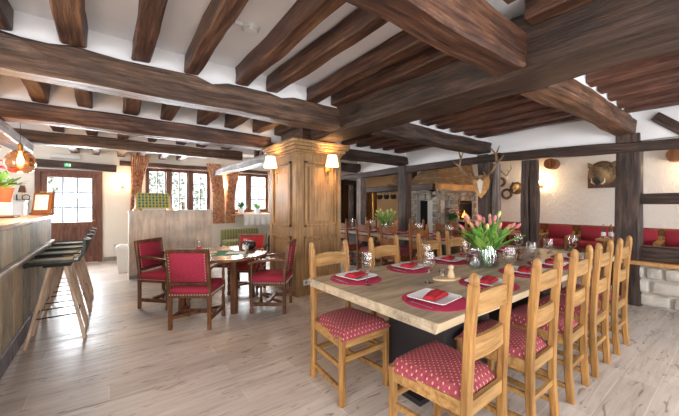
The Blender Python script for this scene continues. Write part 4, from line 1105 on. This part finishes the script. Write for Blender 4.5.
# cabinet on far wall with lamp and letters
cb = thing('side_cabinet', 'white cabinet against the far wall left of the glazed door', 'cabinet', (-1.75, NY - .22, 0))
MB().b2(-.45, .42, -.2, .2, 0, 1.36).build('body', 'white', cb); MB().b2(-.47, .44, -.22, .2, 1.36, 1.39).build('top_board', 'greyplank', cb)
for k in (0, 1): dv = MB().b2(-.43 + .42 * k, -.03 + .42 * k, -.215, -.2, .06, 1.3, bev=.004).build('door', 'white', cb); MB().ball((-.06 + .06 * k, -.225, .75), .014, 8, 6).build('knob', 'brass', dv)
lp = thing('table_lamp', 'small brown table lamp on the white cabinet', 'lamp', (-1.38, NY - .25, 1.391))
MB().lathe([(.05, 0), (.05, .01), (.01, .02), (.01, .16)], n=14).build('base', 'brass', lp); MB().lathe([(.07, .16), (.035, .3), (.033, .3), (.068, .16)], n=16, close=False).build('lamp_shade', 'walnut', lp)
def letters(txt, loc, size, mat, name, label, cat, rz=0, depth=.02):
    c = bpy.data.curves.new(name, 'FONT'); c.body = txt; c.size = size; c.extrude = depth
    t = bpy.data.objects.new(name + '_src', c); COL.objects.link(t)
    bpy.context.view_layer.update(); dg = bpy.context.evaluated_depsgraph_get()
    me = bpy.data.meshes.new_from_object(t.evaluated_get(dg)); bpy.data.objects.remove(t)
    me.materials.clear(); me.materials.append(M[mat]); me.name = name
    o = bpy.data.objects.new(name, me); COL.objects.link(o); o.location = loc; o.rotation_euler = (PI / 2, 0, rz); tag(o, label, cat); return o
letters('LO', (-1.46, NY - .38, 1.392), .17, 'black', 'letter_sign', 'black standing letters reading LO on the white cabinet', 'sign')
MB().b2(-1.72, -1.5, NY - .36, NY - .34, 1.391, 1.52).placed('card', 'paper', 'white card standing at the left of the white cabinet', 'card')
# pendant lamps over the bar
def pendant(loc, label, first=[None]):
    if first[0] is None:
        t = thing('pendant_lamp', '', 'lamp')
        out = [(.03, .16), (.07, .145), (.12, .09), (.145, .0), (.12, -.07), (.08, -.11)]
        MB().lathe(out + [(r - .003, z) for r, z in out[::-1]], n=28, close=False).build('glass_globe', 'copperglass', t, smooth=True)
        MB().lathe([(.0, .16), (.025, .16), (.025, .22), (.01, .24)], n=14).build('lamp_holder', 'brass', t)
        MB().lathe([(.012, .14), (.016, .10), (.034, .04), (.03, .0), (.0, -.03)], n=16).build('bulb', 'bulb', t, smooth=True)
        MB().tube([(0, 0, .24), (0, 0, 2.68 - 1.8)], .003, 6).build('cord', 'black', t)
        first[0] = t; o = t
    else: o = copy_tree(first[0])
    o.location = loc; tag(o, label, None, 'copper glass pendants over the bar')
    light('pendant_light', 'POINT', Vector(loc) + Vector((0, 0, -.16)), 24, WARM, .05)
pendant((-.84, 5.18, 1.80), 'copper glass pendant lamp over the bar, the whole one at left')
pendant((-.88, 3.82, 1.80), 'copper glass pendant lamp over the bar, cut by the left edge')
# smoke detector
sd = thing('smoke_detector', 'round white smoke detector on the plaster between the joists', 'smoke detector', (.87, 2.3, CZ))
MB().lathe([(.065, 0), (.065, -.015), (.05, -.04), (.0, -.045)], n=24).build('housing', 'white', sd, smooth=True); MB().lathe([(.056, -.025), (.056, -.032)], n=24, close=False).build('vent_ring', 'black', sd)
MB().b2(-.12, -.06, -.015, .015, -.02, 0).build('connector', 'white', sd)

# ------------------------------------------------------------------ fireplace
fp = thing('fireplace', 'large stone fireplace with brick hood and dark timber mantel behind the posts', 'fireplace', (6.2, 4.4, 0))
L1, L2 = 1.68, 1.02     # along X , along Y
random.seed(9)
m = MB(); m.b2(.06, L1, .06, .34, 0, .38, 1).b2(0.06, .3, .06, L2, 0, .38, 1)
# corner pier, right piers, left piers
for (x0, x1, y0, y1) in ((.04, .12, .04, .34), (.54, .9, .06, .34), (1.6, 1.68, .06, .34), (.06, .30, .7, 1.0), (.06, .30, .04, .2)): m.b2(x0, x1, y0, y1, 0, 1.66, 1)
m.b2(.04, L1, .1, .3, 1.45, 1.66, 1).b2(.1, .3, .1, L2, 1.45, 1.66, 1)
m.b2(.9, L1, .5, L2 - .02, 0, 1.66, 1)
def st2(a0, a1, z0, z1, face):
    g = MB(); stones(g, 0.04, a0, a1, z0, z1, 'x' if face == 'l' else 'y'); m.v, m.f, m.mi
    m.add(g.v, g.f, 0)
for a0, a1 in ((.02, .12), (.54, .9), (1.6, 1.68)): st2(a0, a1, .02, 1.64, 'f')
for a0, a1 in ((.03, .20), (.7, 1.02)): st2(a0, a1, .02, 1.64, 'l')
st2(.12, .54, 1.4, 1.64, 'f'); st2(.9, 1.6, 1.4, 1.64, 'f'); st2(.20, .7, 1.4, 1.64, 'l'); st2(.12, 1.6, .02, .38, 'f'); st2(.2, .7, .02, .38, 'l')
m.build('stone_surround', ['fstone', 'mortar'], fp)
# hood : truncated pyramid
h = MB()
lv = [(1.80, -.04, -.04, L2), (2.30, .16, .14, .36), (CZ - .01, .24, .2, .34)]
vs = []
for z, x0, y0, y1 in lv: vs += [(x0, y0, z), (L1, y0, z), (L1, y1, z), (x0, y1, z)]
h.add(vs, [(3, 2, 1, 0), (8, 9, 10, 11)] + [(r * 4 + k, r * 4 + (k + 1) % 4, r * 4 + 4 + (k + 1) % 4, r * 4 + 4 + k) for r in (0, 1) for k in range(4)])
h.add([(x, y, zz) for x in (-.02, .5) for y, zz in ((1.04, 1.81), (1.68, 1.81), (1.04, 2.32))], [(0, 1, 2), (5, 4, 3), (0, 3, 4, 1), (1, 4, 5, 2), (2, 5, 3, 0)])
h.build('brick_hood', 'hood', fp)
timber('mantel_beam', (-.04, -.02, 1.73), (L1, -.02, 1.73), .18, .15, 'ledge', None, parent=fp, rough=.012)  # pale ochre paints in the light on the mantel's front
timber('mantel_beam', (-.04, .08, 1.73), (-.04, 2.55, 1.73), .18, .15, 'mantel', None, parent=fp, rough=.012)
MB().b2(.22, .3, .2, .7, .38, 1.4).build('opening_shade_panel', 'dark', fp); MB().b2(.12, .54, .25, .3, .38, 1.4).build('opening_shade_panel', 'dark', fp)  # near-black panels paint the darkness inside the openings
ins = MB().b2(.9, 1.6, .1, .16, .38, 1.4).build('stove_insert', 'iron', fp)
MB().b2(.93, .96, .06, .1, .45, 1.35).b2(1.52, 1.55, .06, .1, .45, 1.35).b2(.93, 1.55, .06, .1, 1.32, 1.36).build('door_frame', 'black', ins)
fl = MB()
for k in range(7):
    x = 1.03 + .03 * k; hh = .08 + .07 * math.sin(k * 1.9) ** 2 + (.12 if k == 3 else 0)
    fl.lathe([(.0, 0), (.02, .02), (.017, hh * .5), (.007, hh * .8), (0, hh)], (x, .02, .95), 8)
fl.build('flame', 'flame', fp, smooth=True)
MB().tube([(.97, .02, .955), (1.38, .03, .96)], .03, 8).tube([(.99, -.02, .95), (1.34, .05, .95)], .025, 8).build('log', 'walnut', fp)
MB().b2(.9, 1.56, -.08, .1, .87, .92).build('hearth_shelf', 'fstone', fp)
light('fire_light', 'POINT', (7.3, 4.25, 1.15), 4, (1, .45, .15), .08)
for i, (yy) in enumerate((6.55, 6.75)): pass
# brass poles and pots on the left extension
for i, yy in enumerate((5.33, 6.62)):
    o = MB().tube([(6.18, yy, 0), (6.18, yy, 1.655)], .02, 10).placed('brass_pole', 'brass', 'brass pole carrying the mantel beam, %s' % ('beside the post' if i == 0 else 'at its free end'), 'pole', 'brass poles of the mantel', True)
for i in range(4):
    yy = 5.5 + .26 * i
    p = thing('cooking_pot', 'black iron pot hanging under the mantel beam, %s from the post' % ORD[i], 'pot', (6.12, yy, 1.45), 0, 'iron pots under the mantel')
    MB().lathe([(.04, 0), (.075, .03), (.08, .09), (.07, .12), (.067, .12), (.07, .04)], n=16).build('body', 'iron', p, smooth=True)
    MB().tube([(0, -.075, .11), (0, -.04, .18), (0, 0, .2), (0, .04, .18), (0, .075, .11)], .005, 6).build('handle', 'steel', p)
random.seed(8)
potplant((6.46, 4.22, .70), 1.7, 'red poinsettia in front of the stone fireplace', 'poinsettia', 'darkgreen', 'poinsettia', 'terracotta', 24)
MB().b2(6.3, 6.66, 4.08, 4.34, .64, .695).b2(6.34, 6.62, 4.11, 4.32, 0, .64).placed('plant_stand', 'walnut', 'dark wooden stand under the red poinsettia', 'stand')

# ------------------------------------------------------------------ annex furniture: armchairs along the wall, tables
def make_bench_chair():
    t = thing('wall_armchair', '', 'chair')     # faces -X, back at x=+.22
    MB().box((.23, 0, .68), (.07, .42, .38), bev=.02).build('backrest', 'redfab2', t, smooth=True)
    MB().box((0, 0, .53), (.48, .42, .12), bev=.03).build('seat_cushion', 'redfab2', t, smooth=True)
    for s in (-1, 1):
        MB().bar((.22, .235 * s, .68), (-.2, .235 * s, .66), .06, .035, bev=1).build('armrest', 'oak', t)
        MB().bar((-.2, .235 * s, 0), (-.2, .235 * s, .645), .045, .045, up=(0, 1, 0)).build('leg', 'oak', t)
        MB().bar((.24, .235 * s, 0), (.24, .235 * s, .76), .045, .045, up=(0, 1, 0)).build('leg', 'oak', t)
    MB().b2(-.2, .22, -.21, .21, .42, .47).build('seat_frame', 'oakd', t)
    return t
bc = make_bench_chair(); ps = []
BCY = [3.62, 3.03, 2.44, 1.86, 1.19, .68]
bl = ['fifth from the right, behind the tulips', 'behind the twin slim posts', 'just right of the twin slim posts', 'below the boar head', 'right of the thick post', 'cut by the right edge of the view']
for i, y in enumerate(BCY): inst(bc, i > 0, (7.48, y, 0), 0, 'red upholstered armchair against the plaster wall, ' + bl[i], 'red armchairs along the plaster wall')
wb = thing('wainscot_rail', 'brown timber rail on the plaster wall behind the red armchairs', 'rail', (EX, 1.0, 0))
MB().b2(-.04, 0, -3.0, 3.2, .68, .86).build('board', 'oakd', wb); MB().b2(-.055, 0, -3.0, 3.2, .86, .885).build('cap', 'oakd', wb)
def small_table(x, y, label, sx=.7, sy=.7):
    t = thing('cafe_table', label, 'table', (x, y, 0), 0, 'small tables before the red armchairs')
    MB().b2(-sx/2, sx/2, -sy/2, sy/2, .7, .74, bev=.008).build('tabletop', 'oakx', t)
    MB().b2(-.05, .05, -.05, .05, .03, .7).build('column', 'walnut', t); MB().b2(-.25, .25, -.25, .25, 0, .03).build('foot', 'walnut', t)
small_table(6.75, 2.95, 'small table behind the stag skull post'); small_table(6.8, 1.42, 'narrow small table left of the thick post', .5, .3); small_table(6.75, .1, 'small table right of the thick post')
for i, (x, y) in enumerate(((6.6, 3.1), (6.75, 2.85))):
    put('mat', (x, y - .02, .7405), 0, 'pink-red placemat on the small table behind the stag skull post, %s one' % ('farther', 'nearer')[i], 'placemats on small tables')
for i, (x, y) in enumerate(((6.72, 1.5), (6.8, 1.42), (6.7, 1.34))):
    t = thing('bottle', 'small bottle on the narrow table left of the thick post, %s from the left' % ORD[i], 'bottle', (x, y, .7405), 0, 'bottles on the small table')
    MB().lathe([(.03, 0), (.032, .02), (.032, .12), (.012, .17), (.012, .22)], n=14).build('body', 'glass', t, smooth=True); MB().lathe([(.014, .215), (.014, .235)], n=10).build('cap', 'brass', t); MB().lathe([(.033, .04), (.033, .1)], n=14, close=False).build('wrapper', 'paper', t)

# ------------------------------------------------------------------ wall trophies
# stag skull on shield, on post at (5.45,2.9)
st = thing('stag_trophy', 'stag skull with large antlers on a wooden shield, hung on the dark post', 'trophy', (5.44, 2.95, 1.62), -PI / 2 + .12)
st.scale = (1, 1, 1.0)
m = MB(); sh = [(-.13, .2), (-.15, .12), (-.13, -.02), (-.07, -.12), (0, -.2), (.07, -.12), (.13, -.02), (.15, .12), (.13, .2), (0, .23)]
m.add([(x, -.02, z) for x, z in sh] + [(x, .0, z) for x, z in sh], [tuple(range(10)), tuple(range(19, 9, -1))] + [(i, 10 + i, 10 + (i + 1) % 10, (i + 1) % 10) for i in range(10)]); m.build('shield', 'ledge', st)
m = MB(); m.tube([(0, -.03, .14), (0, -.06, .1), (0, -.06, .03), (0, -.055, -.04), (0, -.045, -.1)], [.035, .05, .042, .028, .014], 12); m.ball((-.035, -.055, .09), .022, 8, 6).ball((.035, -.055, .09), .022, 8, 6); m.build('skull', 'bone', st, smooth=True)
for s in (-1, 1):
    m = MB(); P = [(s * .03, -.05, .15), (s * .12, -.08, .2), (s * .24, -.13, .26), (s * .33, -.17, .40), (s * .31, -.16, .55), (s * .36, -.14, .70)]
    m.tube(P, [.026, .024, .022, .02, .017, .007], 8)
    for k, dv in ((1, (-.0, -.14, .05)), (2, (s * .07, -.12, .06)), (3, (s * .12, -.04, .1)), (4, (-s * .08, -.05, .12))): a = Vector(P[k]); m.tube([a, a + Vector(dv) * .6, a + Vector(dv) + Vector((0, 0, .02))], [.018, .014, .005], 7)
    m.build('antler', 'antler', st, smooth=True)
# wild boar head
bo = thing('boar_trophy', 'mounted boar head on dark arched board left of the thick post', 'trophy', (EX, 1.77, 1.64), -PI / 2)
m = MB(); ar_ = [(-.24, 0), (.24, 0)] + [(.24 * math.cos(a), .28 + .26 * math.sin(a)) for a in [PI * k / 10 for k in range(11)]]
q = len(ar_); m.add([(x, -.03, z) for x, z in ar_] + [(x, 0, z) for x, z in ar_], [tuple(range(q)), tuple(range(2 * q - 1, q - 1, -1))] + [(i, q + i, q + (i + 1) % q, (i + 1) % q) for i in range(q)]); m.build('backboard', 'walnut', bo)
m = MB(); m.tube([(0, -.02, .27), (0, -.1, .27), (0, -.19, .24), (0, -.27, .18), (0, -.34, .12), (0, -.38, .10)], [.225, .215, .18, .13, .085, .06], 16)
m.build('head', 'fur', bo, smooth=True)
for s in (-1, 1):
    MB().lathe([(.04, 0), (.05, .04), (.03, .09), (.002, .13)], (s * .15, -.12, .40), 8, R=Matrix.Rotation(s * .5, 3, 'Y')).build('ear', 'fur', bo, smooth=True)
    MB().tube([(s * .05, -.33, .07), (s * .10, -.35, .10), (s * .10, -.35, .18)], [.016, .014, .003], 7).build('tusk', 'bone', bo, smooth=True)
    MB().ball((s * .09, -.23, .30), .018, 8, 6).build('eye', 'black', bo, smooth=True)
MB().lathe([(.052, 0), (.05, .02), (.0, .022)], (0, -.38, .10), 14, R=Matrix.Rotation(PI / 2, 3, 'X')).build('snout', 'black', bo)
# wreaths & small antlers
def wreath(y, z, r, label):
    t = thing('wreath', label, 'wreath', (EX - .03, y, z), 0, 'wreaths on the plaster wall')
    m = MB()
    for k in range(3):
        P = []
        for i in range(25):
            a = 2 * PI * i / 24; rr = r + .012 * math.sin(a * 7 + k * 2.1); P.append((.018 * math.cos(a * 7 + k * 2.1), rr * math.cos(a), rr * math.sin(a)))
        m.tube(P, .022, 7, cap=False)
    m.build('twigs', 'wreath', t, smooth=True)
    b = MB()
    for i in range(8): a = i * .785; b.ball((-.03, r * math.cos(a), r * math.sin(a)), .016, 7, 5)
    b.build('cone', 'walnut', t)
wreath(3.77, 1.87, .1, 'small upper twig wreath right of the stag skull post'); wreath(3.62, 1.57, .11, 'lower twig wreath right of the stag skull post')
bt_ = thing('boar_trophy', 'small boar head trophy ringed by twigs beside the two wreaths', 'trophy', (EX, 3.4, 1.7), -PI / 2)
m = MB(); m.lathe([(.15, 0), (.15, .03), (.13, .03)], (0, 0, 0), 20, R=Matrix.Rotation(PI / 2, 3, 'X')); m.build('backboard', 'wreath', bt_)
MB().tube([(0, -.02, .02), (0, -.1, .02), (0, -.2, -.04), (0, -.25, -.07)], [.1, .09, .06, .035], 12).build('head', 'fur', bt_, smooth=True)
for s in (-1, 1): MB().lathe([(.025, 0), (.028, .03), (.002, .07)], (s * .06, -.07, .09), 8).build('ear', 'fur', bt_); MB().tube([(s * .03, -.22, -.09), (s * .05, -.22, -.04)], [.008, .002], 6).build('tusk', 'bone', bt_)
sa = thing('antler_pair', 'thin roe antlers mounted above the wreaths', 'antlers', (EX, 3.62, 1.98), -PI / 2)
MB().ball((0, -.03, 0), .04, 10, 6, (1, .5, 1.3)).build('mount', 'bone', sa)
for s in (-1, 1): MB().tube([(0, -.04, .03), (s * .08, -.08, .12), (s * .14, -.1, .2), (s * .12, -.1, .3)], [.012, .011, .009, .003], 7).tube([(s * .08, -.08, .12), (s * .06, -.15, .18)], [.009, .002], 6).build('antler', 'antler', sa, smooth=True)
for i, (y, z, l) in enumerate(((2.62, 2.20, 'above the sconce left of the boar head'), (.78, 2.16, 'above the right edge sconce'))):
    MB().tube([(EX + .02, y, z), (EX - .3, y - .02, z - .01)], [.12, .115], 14).placed('log_end', 'oakd', 'round log end projecting from the plaster wall ' + l, 'log', 'log ends in the plaster wall', True)

# ------------------------------------------------------------------ world and daylight
w = bpy.data.worlds.new('world'); SC.world = w; w.use_nodes = True
bg = w.node_tree.nodes['Background']; bg.inputs[0].default_value = (.86, .93, 1, 1); bg.inputs[1].default_value = 1.7
DAY = (.93, .96, 1)
# daylight entering through the visible windows and the door (facing -Y)
light('daylight_left_window', 'AREA', (1.48, NY + .32, 1.65), 260, DAY, 1.5, (-PI / 2, 0, 0), 1.1)
light('daylight_right_window', 'AREA', (3.33, NY + .32, 1.65), 220, DAY, 1.2, (-PI / 2, 0, 0), 1.1)
light('daylight_door', 'AREA', (-.63, NY + .32, 1.36), 150, DAY, .7, (-PI / 2, 0, 0), .8)
# added fill lights along the unseen, windowless south and west walls
for x, e in ((-1.4, 75), (.9, 85), (3.4, 125), (6.4, 60)):
    light('south_fill_light', 'AREA', (x, SY + .05, 1.5), e, DAY, 1.5, (PI / 2 + .18, 0, 0), 1.5)
for y, e in ((-.6, 75), (2.6, 60), (6.8, 30)):
    light('west_fill_light', 'AREA', (WX + .05, y, 1.55), e, DAY, 1.4, (PI / 2, 0, -PI / 2), 1.3)
